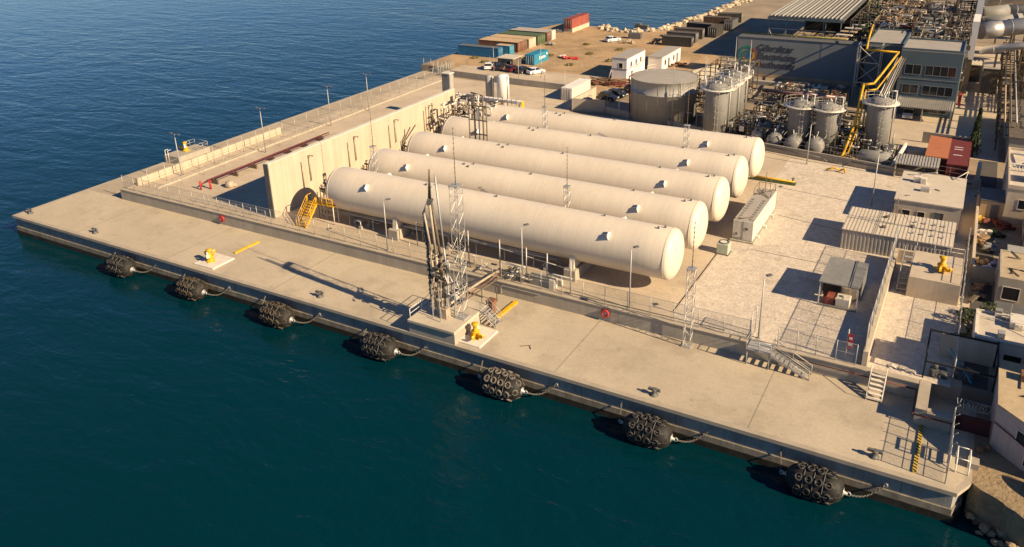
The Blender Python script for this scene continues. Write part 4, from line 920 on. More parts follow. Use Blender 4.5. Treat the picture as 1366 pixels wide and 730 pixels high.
mb.build('roof_pipework', m_steel, sk)
MB().box(99.13,99.6,40,40.5,1.56,2.0).box(99.13,99.6,44,44.4,1.56,2.0).box(99.13,99.5,36.6,37,1.56,1.9).build('socket_box', m_offw, sk)
cu = thing('tank_cube', 'small pale green tank cube with a round hatch ring on the yard', 'tank', (96.7,30.8,1.55))
MB().box(96.0,97.4,30.1,31.5,1.6,2.95,.06).build('tank_body', mat('pale_green_paint',(.36,.40,.33),.1,.8,5,.6), cu)
MB().torus((96.7,30.8,3.0),.55,.09,None,20,6).build('hatch_ring', m_dgrey, cu); MB().tube((96.7,30.8,2.9),(96.7,30.8,2.99),.45,18).build('hatch_lid', m_offw, cu)
MB().box(95.9,97.5,30.0,31.6,1.55,1.6).build('base', m_steel, cu)
tag(MB().box(96.02,96.13,14.4,31,1.557,1.575).build('drain_channel', m_dark), 'dark drain channel running across the yard to the pale green cube', 'drain')
struct('floor_joint', MB().obox((103.9,33.05,1.56),(8.8,.1,.02),-.03), m_dgrey); struct('floor_joint', MB().obox((107.5,44,1.56),(16,.1,.02),-.2), m_dgrey)
tag(MB().obox((93,12.95,1.6),(18,.08,.06)).build('cable_run', m_dgrey), 'thin dark cable lying along the inside of the retaining wall', 'cable')
yp = thing('yellow_pipe_run', 'yellow and green pipe run on the yard floor by the rearmost tank end', 'pipe', (96,58.5,1.55))
MB().box(93,99.6,57.6,58.3,1.56,1.9).build('base_tray', m_green, yp)
MB().tube((92.6,57.8,2.1),(99.4,57.8,2.1),.12,8).tube((92.6,58.2,2.05),(99.4,58.2,2.05),.07,8).build('pipe', m_yel, yp)
MB().tube((99.2,57.9,1.56),(99.2,57.9,2.5),.14,8).torus((99.2,57.9,2.6),.2,.05,None,10,5).build('valve', m_green, yp)
hp = thing('hose_rack', 'yellow pipework loop sitting against the back bund wall', 'pipe', (103.6,66,1.55))
MB().pipe([(102.4,66.6,1.7),(103.4,66.4,2.2),(104.4,66.8,1.8),(105.0,66.5,2.2),(105.2,66.2,1.7)],.14,7).build('hose', m_yel, hp)
MB().pipe([(92,71.9,2.5),(101,69.6,2.5),(102,69.5,2.0),(104.6,69.3,1.9),(105.4,69.2,2.6),(122,66.4,2.6)],.1,7).build('cable_run', m_dgrey, hp)
cc = thing('corrugated_cabin', 'long corrugated metal cabin with ribbed pale roof across the gravel yard', 'cabin', (114.8,42,1.55))
corr_box(MB(), 108.9,120.7,38.4,46.1,1.56,4.1,.42,.05).build('walls', m_tin, cc)
mb = MB().box(108.8,120.8,38.3,46.2,4.102,4.17)
for i in range(29): mb.box(108.9+i*.41,109.06+i*.41,38.32,46.18,4.17,4.205)
ro = mb.build('roof', m_roofw, cc)
MB().box(112.4,112.46,38.3,46.2,4.24,4.27).box(108.8,120.8,42.2,42.26,4.24,4.275).build('roof_seam', m_grey, ro)
mb = MB()
for i in range(4):
    for j in range(3): mb.obox((116.4+i*1.05,40.4+j*1.8,4.32),(.28,.28,.16))
mb.build('roof_vents', m_galv, cc, 'stuff')
mb = MB().tube((114.2,42.5,4.2),(114.2,42.5,7.6),.05,6)
for a in range(3): mb.tube((114.2,42.5,6.6),(114.2+2.0*math.cos(a*2.1),42.5+2.0*math.sin(a*2.1),4.25),.03,5).obox((114.2+2.0*math.cos(a*2.1),42.5+2.0*math.sin(a*2.1),4.32),(.5,.4,.16),a)
mb.build('roof_mast', m_steel, cc)
yo = building('yard_office', 'cream flat-roofed yard office behind the corrugated cabin', 'building', 113.5,121.1,49.2,60.8,1.56,4.9,m_cream,m_roofw,0,.12,wins=[('y0',114.5,115.4,2.9,3.7),('y0',116.3,117.1,2.9,3.7)],door=[('y0',118.2,119.2,1.7,3.9)])
MB().tube((115.2,60.2,5.1),(117.6,57.8,6.4),.07,6).tube((119.6,59.6,5.1),(121.2,60.6,6.2),.06,6).tube((121.2,60.6,6.2),(121,59.6,5.4),.05,6).obox((115,59.4,5.2),(1.2,.3,.25)).build('roof_antenna', m_offw, yo)
es = thing('equipment_shed', 'grey-roofed open equipment shelter on posts in the gravel yard', 'shelter', (111,26,1.55))
ro = MB().extr([(109.0,22.6,4.25),(109.0,29.6,4.1),(109.0,29.6,4.22),(109.0,22.6,4.37)],(4.0,0,0)).build('roof', m_grey, es)
MB().box(111.9,111.98,22.7,29.5,4.36,4.40).build('roof_seam', m_dgrey, ro)
for x in (109.1,112.85):
    for y in (22.7,29.4): MB().box(x,x+.12,y,y+.12,1.56,4.1).build('post', m_offw, es)
MB().box(109.1,112.97,22.6,22.72,1.6,1.75).box(109.1,112.97,29.3,29.4,1.6,4.1).box(109.05,109.15,25,29.4,1.6,4.0).box(112.9,113,25.5,29.4,1.6,4.0).build('side_panel', m_grey, es)
tag(MB().box(109.5,110.6,23.2,24.6,1.58,2.4).build('pump_housing', m_redc), 'reddish pump housing inside the open equipment shelter', 'pump')
tag(MB().box(110.8,112.2,23.1,24.4,1.58,2.55,.05).tube((111.5,23.7,2.55),(111.5,23.7,2.75),.2,8).build('generator_box', m_offw), 'white ribbed generator box inside the open equipment shelter', 'generator')
tag(MB().box(111.0,112.6,25.2,27.4,1.58,3.2).box(111.2,111.9,25.1,25.19,1.9,2.9).build('control_cabinet', m_cream), 'cream control cabinet at the back of the open equipment shelter', 'cabinet')
mb_ = thing('concrete_block', 'large pale concrete block with metal steps carrying a yellow mooring hook in the right yard', 'block', (119.6,32,1.55))
MB().box(117.1,122.1,28.9,36.2,1.5,3.95,.04).build('block_body', m_blast, mb_)
tr0 = MB().box(116.2,117.05,29.6,30.05,1.9,1.96).build('tread', m_galv, mb_)
for i in range(1,7): share(tr0, (0,i*.72,i*.32), mb_)
for x in (116.1,117.04): MB().extr([(x,29.3,1.56),(x,29.7,1.56),(x,34.9,3.9),(x,34.5,3.9)],(.05,0,0)).tube((x,29.5,2.6),(x,34.8,4.95),.035,6).tube((x,29.5,1.6),(x,29.5,2.6),.035,6).tube((x,34.8,3.9),(x,34.8,4.95),.035,6).build('stringer', m_galv, mb_)
mb = MB()
for p in ((117.2,36.1),(119,36.1),(120.6,36.1),(122,36.1),(122,34),(122,31.5),(122,29.1)): mb.tube((*p,3.95),(*p,5.0),.035,6)
for z in (4.5,5.0): mb.pipe([(117.2,36.1,z),(122,36.1,z),(122,29.1,z)],.03,6)
mb.build('guard_rail', m_galv, mb_)
tag(MB().rock((117.4,13.6,1.6),.5,random.Random(3),1,.3).rock((118.3,13.4,1.6),.6,random.Random(4),1,.3).rock((119.2,13.3,1.62),.45,random.Random(6),1,.4).build('sand_heap', m_gravel), 'low heap of pale gravel against the retaining wall', 'heap')
# ================================================================ POWER STATION
def ring_rail(mb, c, r, z, h, n=18):
    for i in range(n):
        a = 2*math.pi*i/n; b = 2*math.pi*(i+1)/n; p = (c[0]+r*math.cos(a), c[1]+r*math.sin(a)); q = (c[0]+r*math.cos(b), c[1]+r*math.sin(b))
        mb.tube((*p,z),(*p,z+h),.03,5)
        for k in (.5,1): mb.tube((*p,z+h*k),(*q,z+h*k),.025,5)
bt = thing('round_tank', 'large grey round water tank behind the rearmost storage tank', 'tank', (69.8,84,1.55))
MB().lathe([(0,1.5),(6.1,1.5),(6.1,7.0),(6.16,7.02),(6.16,7.12),(6.1,7.14),(6.1,9.35),(6.18,9.38),(6.18,9.5)],(69.8,84,0),56).build('shell', m_tankg, bt)
MB().lathe([(6.1,9.45),(3,9.62),(0,9.75)],(69.8,84,0),56).build('roof', m_roofg, bt)
mb = MB()
for i in range(18):
    a = i*.349; mb.tube((69.8+6.115*math.cos(a),84+6.115*math.sin(a),1.6),(69.8+6.115*math.cos(a),84+6.115*math.sin(a),9.3),.018,4)
mb.build('weld_seam', m_grey, bt, 'stuff')
mb = MB()
for q in (0,.5): mb.tube((74.6+q,79.6+q*.5,1.6),(74.6+q,79.6+q*.5,10.4),.04,6)
for i in range(26): mb.tube((74.6,79.6,1.9+i*.32),(75.1,79.85,1.9+i*.32),.02,4)
mb.build('ladder', m_galv, bt)
MB().pipe([(64.4,88,1.5),(64.4,81,1.5),(64.2,80.6,9.6),(64.6,81.6,9.9)],.12,7).build('riser_pipe', m_maroon, bt)
mb = MB()
for p in ((65.6,86.2),(66.4,88.2)): mb.tube((*p,9.5),(*p,10.6),.04,5)
mb.tube((65.6,86.2,10.6),(66.4,88.2,10.6),.04,5).tube((65.6,86.2,10.1),(66.4,88.2,10.1),.03,5); mb.build('roof_rail', m_offw, bt)
def silo(label, x, y, r, z1, grp, ladder=True):
    t = thing('silo', label, 'silo', (x,y,1.5), grp)
    MB().lathe([(0,1.5),(r,1.5),(r,z1-.9),(r*.97,z1-.6),(r*.6,z1-.15),(r*.25,z1+.05),(0,z1+.1)],(x,y,0),32).build('shell', m_grey, t)
    MB().lathe([(r+.02,z1-1.05),(r+.95,z1-1.05),(r+.95,z1-.95),(r+.02,z1-.95)],(x,y,0),32).build('platform', m_offw, t)
    mb = MB(); ring_rail(mb, (x,y), r+.9, z1-.95, 1.1); mb.build('guard_rail', m_galv, t)
    mb = MB()
    lx, ly = x+.4*r, y-r-.25
    for q in (-.25,.25): mb.tube((lx+q,ly,1.5),(lx+q,ly,z1),.04,5)
    for i in range(int(z1/.5)): mb.tube((lx-.25,ly,1.8+i*.45),(lx+.25,ly,1.8+i*.45),.02,4)
    for i in range(int(z1/1.3)): mb.torus((lx,ly-.3,3.4+i*1.1),.38,.025,None,10,4)
    mb.build('caged_ladder', m_galv, t)
    g = random.Random(int(x*7)); mb = MB()
    for i in range(4): a = g.uniform(0,6); d = g.uniform(.2,r*.8); mb.tube((x+d*math.cos(a),y+d*math.sin(a),z1-.7),(x+d*math.cos(a),y+d*math.sin(a),z1+g.uniform(.1,.5)),g.uniform(.06,.16),7)
    mb.pipe([(x+r*.5,y,z1-.1),(x+r*.5,y+.3,z1+.9),(x+r+.2,y+.5,z1+.9),(x+r+.2,y+.5,1.6)],.12,7)
    mb.build('roof_fittings', m_galv, t)
    return t
silo('front grey silo of the three beside the round tank', 82.0,76.3,1.95,11.2,'three grey silos beside the round tank')
silo('middle grey silo of the three beside the round tank', 82.3,81.0,1.95,11.2,'three grey silos beside the round tank')
silo('rear grey silo of the three, nearest the slate wall', 82.3,86.2,1.95,11.2,'three grey silos beside the round tank')
silo('left grey silo of the joined pair behind the back bund wall', 95.9,76.4,1.75,9.7,'grey silos behind the bund wall')
silo('right grey silo of the joined pair behind the back bund wall', 100.2,76.4,1.85,9.7,'grey silos behind the bund wall')
wk = thing('walkway','steel walkway joining the tops of the three grey silos','walkway',(83.9,81,10.2))
MB().box(83.9,85.0,75.4,88,10.12,10.2).build('deck', m_offw, wk); mb = MB()
for i in range(8): mb.tube((85,75.4+i*1.8,10.2),(85,75.4+i*1.8,11.3),.03,5)
for z in (10.75,11.3): mb.tube((85,75.4,z),(85,88,z),.03,5)
mb.build('guard_rail', m_galv, wk)
wk = thing('walkway','steel walkway joining the tops of the two joined silos','walkway',(98,75.6,8.7))
MB().box(97,98.6,75.2,77.8,8.66,8.74).build('deck', m_offw, wk); mb = MB()
for y in (75.2,77.8):
    for z in (9.2,9.8): mb.tube((96,y,z),(100,y,z),.03,5)
mb.build('guard_rail', m_galv, wk)
silo('single grey silo beside the yellow gas pipe', 107.7,77.6,1.85,11.2,'grey silos behind the bund wall')
for l, p in (('tall lightning mast on the front silo of the three',(80.2,75.6)),('tall lightning mast left of the three silos',(79.4,77.5)),('tall lightning mast behind the three silos',(81.5,88.6)),('tall lightning mast right of the three silos',(84.6,86.8))):
    tag(MB().tube((*p,1.5),(*p,16.8 if p[1] > 80 else 15.4),.09,6,.04).tube((*p,9.5),(p[0],p[1],12),.14,6).build('lightning_mast', m_galv), l, 'mast', 'lightning masts at the silos')
MB  # bullets
def bullet(label, x, y, z, r, l, m_):
    t = thing('pressure_vessel', label, 'vessel', (x,y,1.5), 'small horizontal vessels behind the bund wall')
    MY = Matrix(((1,0,0),(0,0,1),(0,1,0))); MB().lathe([(0,-.35),(r*.6,-.25),(r,0.05),(r,l-.05),(r*.6,l+.25),(0,l+.35)],(x,y,z),28,MY).build('shell', m_, t)
    MB().box(x-r*.7,x+r*.7,y+.4,y+.8,1.5,z-r*.6).box(x-r*.7,x+r*.7,y+l-.8,y+l-.4,1.5,z-r*.6).build('saddle', m_wall, t)
    g = random.Random(int(x)); mb = MB()
    for i in range(5): a = y+.4+i*l/5; mb.tube((x+g.uniform(-.4,.4),a,z+r*.8),(x+g.uniform(-.4,.4),a,z+r+g.uniform(.4,1.2)),.09,6)
    mb.tube((x-r,y,z+r+.3),(x-r,y+l,z+r+.3),.04,5).tube((x+r,y,z+r+.3),(x+r,y+l,z+r+.3),.04,5); mb.build('nozzle', m_galv, t)
bullet('leftmost small grey horizontal vessel behind the bund wall',92.7,73.4,2.95,1.25,4,m_grey)
bullet('second small grey horizontal vessel behind the bund wall',95.8,72.6,2.95,1.3,4,m_grey)
bullet('third grey horizontal vessel in front of the joined silos',99.3,72.4,3.0,1.4,4,m_grey)
bullet('short steel vessel left of the foremost bund wall corner',89.6,75.2,3.0,1.1,3,m_silver)
ms = thing('process_skid', 'grey cylinder on a steel skid beneath the single silo', 'skid', (108.5,71.5,1.5))
MX = Matrix(((0,0,1),(1,0,0),(0,1,0)))
MB().lathe([(0,-2.3),(.8,-2.2),(1.15,-1.9),(1.15,1.9),(.8,2.2),(0,2.3)],(108.4,71.4,3.0),28,MX).build('shell', m_grey, ms)
g = random.Random(77); mb = MB()
for i in range(18):
    x, y, z = g.uniform(105.4,111), g.uniform(70.4,75), g.uniform(2,5); pts = [(x,y,z)]
    for s_ in range(3): ax = g.randrange(3); d = [0,0,0]; d[ax] = g.uniform(-1.4,1.4); x, y, z = x+d[0], y+d[1], max(1.7,z+d[2]); pts.append((x,y,z))
    mb.pipe(pts, g.uniform(.05,.13), 6)
mb.build('pipework', m_galv, ms, 'stuff')
def tangle(name, label, x0,x1,y0,y1,z0,z1, n, seed, mats, r=(.06,.16), cat='pipework', grp=None, frame=True):
    t = thing(name, label, cat, ((x0+x1)/2,(y0+y1)/2,z0), grp); g = random.Random(seed)
    for m_ in mats:
        mb = MB()
        for i in range(n):
            x, y, z = g.uniform(x0,x1), g.uniform(y0,y1), g.uniform(z0+.3,z1); pts = [(x,y,z)]
            for s_ in range(3):
                ax = g.randrange(3); d = [0,0,0]; d[ax] = g.choice((-1,1))*g.uniform(.5,2.6)
                x, y, z = min(x1,max(x0,x+d[0])), min(y1,max(y0,y+d[1])), min(z1,max(z0,z+d[2])); pts.append((x,y,z))
            mb.pipe(pts, g.uniform(*r), 6)
            if g.random() < .5: mb.obox((x,y,z),(g.uniform(.2,.8),g.uniform(.2,.8),g.uniform(.2,.9)))
        mb.build('pipework', m_, t, 'stuff')
    if frame:
        mb = MB(); nx = max(1,int((x1-x0)/3)); ny = max(1,int((y1-y0)/3.5))
        for i in range(nx+1):
            for j in range(ny+1):
                x, y = x0+(x1-x0)*i/nx, y0+(y1-y0)*j/ny; mb.box(x-.09,x+.09,y-.09,y+.09,z0,z1)
        nz_ = max(1,int((z1-z0)/2.5))
        for k in range(1,nz_+1):
            z = z0+(z1-z0)*k/nz_
            for i in range(nx+1): x = x0+(x1-x0)*i/nx; mb.box(x-.07,x+.07,y0,y1,z-.12,z-.02)
            for j in range(ny+1): y = y0+(y1-y0)*j/ny; mb.box(x0,x1,y-.07,y+.07,z-.1,z+.02)
        mb.build('steel_frame', m_tan if cat == 'engine module' else m_steel, t, 'stuff')
    return t
tangle('pipe_cluster','dense dark cluster of pumps and pipes between the silos and the vessels',85,94,75,85,1.5,4.6,40,41,(m_steel,m_galv,m_dgrey))
tangle('pipe_cluster','cluster of pumps and pipes behind the joined silos',94,104,79,88,1.5,4.2,30,42,(m_steel,m_galv,m_maroon))
tangle('pipe_cluster','steel pipework standing between the joined silos and the yellow gas pipe',102.2,105.6,74,81,1.5,5,20,43,(m_steel,m_galv))
tangle('pipe_cluster','rusty pipework behind the three silos near the slate wall corner',72.5,80.5,90,112,1.5,8,40,44,(m_steel,m_rust,m_galv))
def rack(label, x0,x1,y,d,z,seed,mats,n=7):
    t = thing('pipe_rack', label, 'pipe rack', ((x0+x1)/2,y,1.5), 'pipe racks of the power station'); g = random.Random(seed)
    k = max(2,int((x1-x0)/3.2)); pm = MB().box(x0,x0+.2,y,y+.2,1.5,z).box(x0,x0+.2,y+d,y+d+.2,1.5,z).box(x0,x0+.2,y+.2,y+d,z-.4,z-.2).build('trestle', m_steel, t)
    for i in range(1,k+1): share(pm, ((x1-x0)*i/k,0,0), t)
    for i in range(n):
        yy = y+.3+(d-.4)*i/n; r = g.uniform(.08,.2); MB().tube((x0-.5,yy,z+r),(x1+.5,yy,z+r),r,8).build('pipe', mats[i%len(mats)], t)
rack('red pipe rack in front of the slate wall of the power station',84.5,97.5,101,3,4.0,3,(m_maroon,m_rust,m_maroon,m_galv))
rack('second dark pipe rack between the silos and the red rack',85,104,93,2.6,3.4,6,(m_steel,m_galv,m_dgrey))
tag(MB().box(77,91.2,112.4,113.6,2.6,3.4).box(77.4,77.7,112.7,113.3,1.5,2.6).box(84,84.3,112.7,113.3,1.5,2.6).box(90.6,90.9,112.7,113.3,1.5,2.6).build('cable_duct', m_roofg), 'long pale box duct on stubs in front of the slate wall', 'duct')
# slate hall with the sign
hall = thing('slate_hall', 'slate blue power station hall bearing the large electricity authority sign', 'building', (85,130,1.5))
MB().box(72.6,98.6,124.6,128,1.5,10.1).build('front_wall', m_slate2, hall)
MB().box(90.5,98.62,124.57,124.598,1.5,10.05).build('end_panel', m_slate2, hall)
MB().box(72.5,98.7,124.5,128.1,10.102,10.22).build('coping', m_dgrey, hall)
MB().box(72.6,98.6,124.5,124.54,1.5,2.2).build('base_band', m_tan, hall)
MB().box(73.4,100,128.1,131,9.0,9.6).build('gutter', m_dgrey, hall)
MB().tube((73,127.4,10.6),(95,127.4,10.6),.16,7).build('top_pipe', m_weed, hall)
def text(body, x, y, z, size, m_, parent, name='lettering'):
    cu_ = bpy.data.curves.new(name, 'FONT'); cu_.body = body; cu_.size = size; cu_.extrude = .03; cu_.offset = -.004*size
    ob = bpy.data.objects.new('tmp', cu_); COL.objects.link(ob)
    dg = bpy.context.evaluated_depsgraph_get(); me = bpy.data.meshes.new_from_object(ob.evaluated_get(dg)); bpy.data.objects.remove(ob)
    off = root_loc(parent); M_ = Matrix.Translation(Vector((x,y,z))-off) @ Matrix.Rotation(R(90),4,'X'); me.transform(M_)
    me.materials.clear(); me.materials.append(m_); o = bpy.data.objects.new(name, me); COL.objects.link(o); o.parent = parent; return o
for s_, z in (('Gibraltar',7.35),('Electricity',5.55),('Authority',3.75)): text(s_, 77.1, 124.55, z, 2.15, m_black2, hall)
def arc(cx, cz, r0, r1, a0, a1, m_, y=124.56, n=20):
    mb = MB(); p = [(cx+r1*math.cos(R(a0+(a1-a0)*i/n)), y, cz+r1*math.sin(R(a0+(a1-a0)*i/n))) for i in range(n+1)] + [(cx+r0*math.cos(R(a0+(a1-a0)*i/n)), y, cz+r0*math.sin(R(a0+(a1-a0)*i/n))) for i in range(n,-1,-1)]
    mb.extr(p, (0,-.03,0)); return mb.build('emblem_ring', m_, hall)
cx, cz = 74.9, 6.3
arc(cx,cz,1.55,2.0,60,300,m_teal); arc(cx+.1,cz,1.5,1.95,300,420,m_logor)
arc(cx+.3,cz-.2,1.1,1.35,200,400,m_logoy,124.55); arc(cx+.3,cz-.2,1.0,1.25,60,190,m_teal,124.545); arc(cx+.5,cz-.3,.7,.9,230,430,m_logoy,124.54); arc(cx+.45,cz-.25,.5,.8,90,260,m_logob,124.535); arc(cx+.6,cz-.3,.15,.45,0,300,m_logob,124.53)
tangle('pipe_cluster','dense pipework and pumps on the ground in front of the slate wall',86,99,104,111.5,1.5,4.2,34,45,(m_steel,m_galv,m_rust,m_offw))
tangle('pipe_cluster','pipes and valve skids between the joined silos and the dark pipe rack',86,104,87,92,1.5,4.6,36,46,(m_steel,m_offw,m_dgrey))
tangle('pipe_cluster','small valve skid between the yellow pipe and the single silo',104.5,106.3,75,82,1.5,5.5,16,47,(m_galv,m_steel))
tangle('pipe_cluster','pipework beside the right flank of the single silo',109.6,111,71,78,1.5,3.6,14,48,(m_galv,m_grey))
rf = thing('radiator_hall', 'open steel hall with a ribbed grey louvre roof behind the slate wall', 'building', (83,165,1.5))
for i in range(18):
    x = 75.2+i*.92; MB().extr([(x,141.6,12.3),(x+.2,141.6,12.7),(x+.34,141.6,12.7),(x+.42,141.6,12.3)],(0,59,0)).build('roof_louvre', (m_grey,m_galv)[i%2], rf)
MB().box(75,92,141.8,200,11.9,12.2).build('roof_deck', m_dgrey, rf)
MB().box(74.9,92.1,141.4,141.78,11.65,12.1).build('fascia_beam', m_slate, rf)
p0 = MB().box(75.2,75.4,141.9,142.1,1.5,11.9).build('column', m_slate2, rf)
for x in (4,8.2,12.4,16.2): share(p0, (x,0,0), rf)
for x in (0,8.2,16.2): share(p0, (x,30,0), rf)
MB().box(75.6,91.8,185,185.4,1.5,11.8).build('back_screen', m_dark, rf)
mb = MB().tube((75.4,141.95,2),(79.3,141.95,9),.07,5).tube((79.3,141.95,2),(75.4,141.95,9),.07,5).tube((75.4,141.95,9.4),(91.6,141.95,9.4),.09,5); mb.build('bracing', m_galv, rf)
ew = thing('walkway_stair', 'pale stepped roof walkway with planks right of the radiator hall', 'walkway', (92.5,136,8))
for i in range(5): MB().obox((92.2+i*.5,131+i*2.6,9.2+i*.35),(3.4,1.6,.2),-.1).build('plank', m_tan if i%2 else m_roofw, ew)
MB().box(92,92.3,130,144,1.5,9).box(95.5,95.8,130,144,1.5,9).build('support', m_steel, ew)
tangle('green_pipe_bank','green and grey pipe bank running along the radiator hall',93.5,98.5,142,190,1.5,12.4,50,51,(m_green,m_steel,m_galv,m_weed),(.08,.2))
eh = building('engine_hall', 'grey flat-roofed engine hall between the slate wall and the blue office block', 'building', 100.4,107.0,116,133,1.5,12.0,m_slate,m_roofg,.5,0)
for i,(y,z) in enumerate(((137,11),(146,11.5),(156,12),(168,12.5),(182,13))):
    tangle('engine_module', ['brown engine module nearest the grey roof','second brown engine module behind the grey roof','third brown engine module behind the grey roof','fourth brown engine module behind the grey roof','farthest brown engine module behind the grey roof'][i], 99,107,y,y+7.5,4,z+2.4,34,60+i,(m_tan,m_steel,m_pipe,m_dgrey,m_rust),(.07,.25),'engine module','brown engine modules')
    t = thing('exhaust_silencer', ['shiny silencer cylinder over the nearest engine module','shiny silencer cylinder over the second engine module','shiny silencer cylinder over the third engine module','shiny silencer cylinder over the fourth engine module','shiny silencer cylinder over the farthest engine module'][i], 'silencer', (103,y+3,z), 'silencers over the engine modules')
    MB().lathe([(0,-3),(.5,-2.9),(.8,-2.5),(.8,2.5),(.5,2.9),(0,3)],(103,y+3,z+.9),24,MX).build('shell', m_silver, t)
    MB().box(101,101.3,y+2.3,y+3.7,z-1,z+.6).box(104.7,105,y+2.3,y+3.7,z-1,z+.6).build('cradle', m_tan, t)
for i,(y,z) in enumerate(((122,11.5),(132,12.3),(143,13),(156,13.6))):
    for k in range(2):
        t = thing('air_filter', [['dark filter drum nearest over the office block','dark filter drum second over the office block'],['near grey drum in the second row behind the office block','rear grey drum in the second row behind the office block'],['near grey drum in the third row behind the office block','rear grey drum in the third row behind the office block'],['near grey drum in the farthest row behind the office block','rear grey drum in the farthest row behind the office block']][i][k], 'drum', (110.4,y+k*3,z), 'drums behind the office block')
        MY = Matrix(((1,0,0),(0,0,1),(0,1,0))); MB().lathe([(0,-2.7),(.5,-2.6),(.8,-2.2),(.8,2.2),(.5,2.6),(0,2.7)],(110.4,y+k*3.2,z),20,MX).build('shell', m_silver if k else m_grey, t)
        MB().box(108.6,108.9,y+k*3.2-.6,y+k*3.2+.6,z-3,z-.65).box(112,112.3,y+k*3.2-.6,y+k*3.2+.6,z-3,z-.65).build('cradle', m_steel, t)
    tangle('roof_plant', ['dark plant behind the office block parapet','plant in the second row behind the office block','plant in the third row behind the office block','plant in the farthest row behind the office block'][i], 107.6,113.2,y-2,y+6.5,8,z+1.3,26,80+i,(m_dgrey,m_steel,m_galv,m_pipe),(.06,.22),'plant','roof plant behind the office block')
for i,(y,z) in enumerate(((118,14),(134,14.6),(152,15.5),(170,16))):
    tangle('scaffold_tower', ['pale steel scaffold tower behind the right end of the office block','second pale steel scaffold tower by the white duct stack','third pale steel scaffold tower by the white duct stack','farthest pale steel scaffold tower by the white duct stack'][i], 113.6,118,y,y+11,1.5,z,26,90+i,(m_cream,m_galv,m_steel),(.06,.14),'scaffold','scaffold towers')
wc = thing('duct_stack', 'tall white square duct stack behind the right end of the office block', 'stack', (118.6,128,1.5))
MB().box(118.0,119.2,126,136,8.5,16).build('shaft', m_white, wc); MB().box(118.1,119.1,126.2,127,1.5,8.498).build('leg', m_steel, wc); MB().box(118.1,119.1,135,135.8,1.5,8.498).build('leg', m_steel, wc)
MB().box(118.0,119.3,150,166,12,17.5).build('upper_shaft', m_white, wc)
for l, pts, r, m_ in (('lowest huge silver exhaust duct entering from the right',[(119.6,142,11.6),(123,144.5,12),(140,154,13.5)],1.75,m_silver),
    ('slim silver duct just below the huge exhaust duct',[(120.2,128,10),(140,136,13)],.75,m_silver),
    ('blue-grey shaded exhaust duct, middle one of the stack at the right',[(119.5,160,12.4),(124,165,12.6),(142,171,12)],1.7,m_grey),
    ('highest silver exhaust duct at the right edge of the photo',[(119.5,184,13),(145,193,13.8)],2.0,m_silver),
    ('blue-grey duct crossing behind the huge silver duct',[(119.6,151,12),(126,154,12.6),(142,162,14)],1.3,m_grey)):
    t = thing('exhaust_duct', l, 'duct', pts[0], 'exhaust ducts at the right'); MB().pipe(pts, r, 24).build('duct_shell', m_, t)
    a, b = Vector(pts[-2]), Vector(pts[-1]); mb = MB()
    for k in (.1,.4,.7): c = a.lerp(b,k); mb.torus(c, r+.03, .08, (b-a).to_track_quat('Z','Y').to_matrix(), 24, 5)
    mb.build('flange', m_galv, t); mb = MB()
    for k in (.15,.8): c = a.lerp(b,k); mb.box(c.x-.2,c.x+.2,c.y-.2,c.y+.2,1.5,c.z-r)
    mb.build('support_leg', m_steel, t)
ob = building('office_block', 'slate blue two-storey office block with long strip windows', 'building', 107.6,117.7,105,116,1.5,13.4,m_slate,m_roofg,.5,0,
    frm=m_slate2,wins=[('y0',108.6,111.2,9.2,10.9),('y0',112.0,116.9,9.2,10.9),('y0',108.6,111.2,5.6,7.2),('y0',112.0,116.9,5.6,7.2),('y0',109,111.4,2.3,3.6),('y0',112.4,116.5,2.3,3.6)])
MB().box(107.6,117.7,104.93,104.998,8.3,8.4).box(107.6,117.7,104.93,104.998,4.75,4.9).build('floor_band', m_slate2, ob)
MB().box(107.55,117.75,104.94,104.998,1.5,4.4).build('ground_floor_render', m_cream, ob) if 0 else None
cp = thing('ribbed_canopy', 'ribbed pale canopy along the foot of the slate office block', 'canopy', (112.5,101,1.5))
mb = MB().extr([(108.2,100.6,4.0),(108.2,104.9,4.6),(108.2,104.9,4.7),(108.2,100.6,4.1)],(9.4,0,0))
for i in range(26): mb.extr([(108.3+i*.36,100.6,4.1),(108.3+i*.36,104.9,4.7),(108.3+i*.36,104.9,4.8),(108.3+i*.36,100.6,4.2)],(.16,0,0))
mb.build('roof', m_tin, cp)
p0 = MB().box(108.3,108.5,100.7,100.9,1.5,4.0).build('post', m_galv, cp)
for x in (4.4,9.0): share(p0,(x,0,0),cp)
gp = thing('gas_pipe', 'bright yellow gas pipe climbing from the bund wall and stepping over to the roof', 'pipe', (104,75,1.5))
MB().pipe([(103.6,70.6,1.6),(103.9,72.4,3.0),(104.4,76.5,6.2),(104.6,80,12.2),(106.0,80.6,12.4),(106.3,88,12.4),(107.2,103.6,13.2),(101.7,104.2,13.2),(100.6,115.5,13.2),(99.9,126,14.2)],.19,9).build('main_pipe', m_yel, gp)
MB().pipe([(104.2,70.6,1.6),(104.5,72.4,3.0),(105.0,76.5,6.0),(105.1,79.6,11.4),(106.6,80.2,11.6),(107.0,88,11.8),(107.8,103.4,12.5)],.12,8).build('branch_pipe', m_yel, gp)
mb = MB()
for x, y, z in ((104.6,80.4,12),(104.0,76,5),(106.3,90,11.6),(106.9,98,12)): mb.box(x-.5,x-.3,y,y+.2,1.5,z).box(x+.6,x+.8,y,y+.2,1.5,z).box(x-.5,x+.8,y,y+.2,z-.3,z-.1)
mb.build('pipe_trestle', m_green, gp)
ph = thing('pipe_bridge', 'sloping bridge of silver and brown pipes beside the yellow gas pipe', 'pipe bridge', (107,92,9))
for i in range(5): MB().tube((106.7+i*.32,82,9.4),(107.1+i*.32,104.6,12),.12,7).build('pipe', (m_silver,m_steel,m_galv)[i%3], ph)
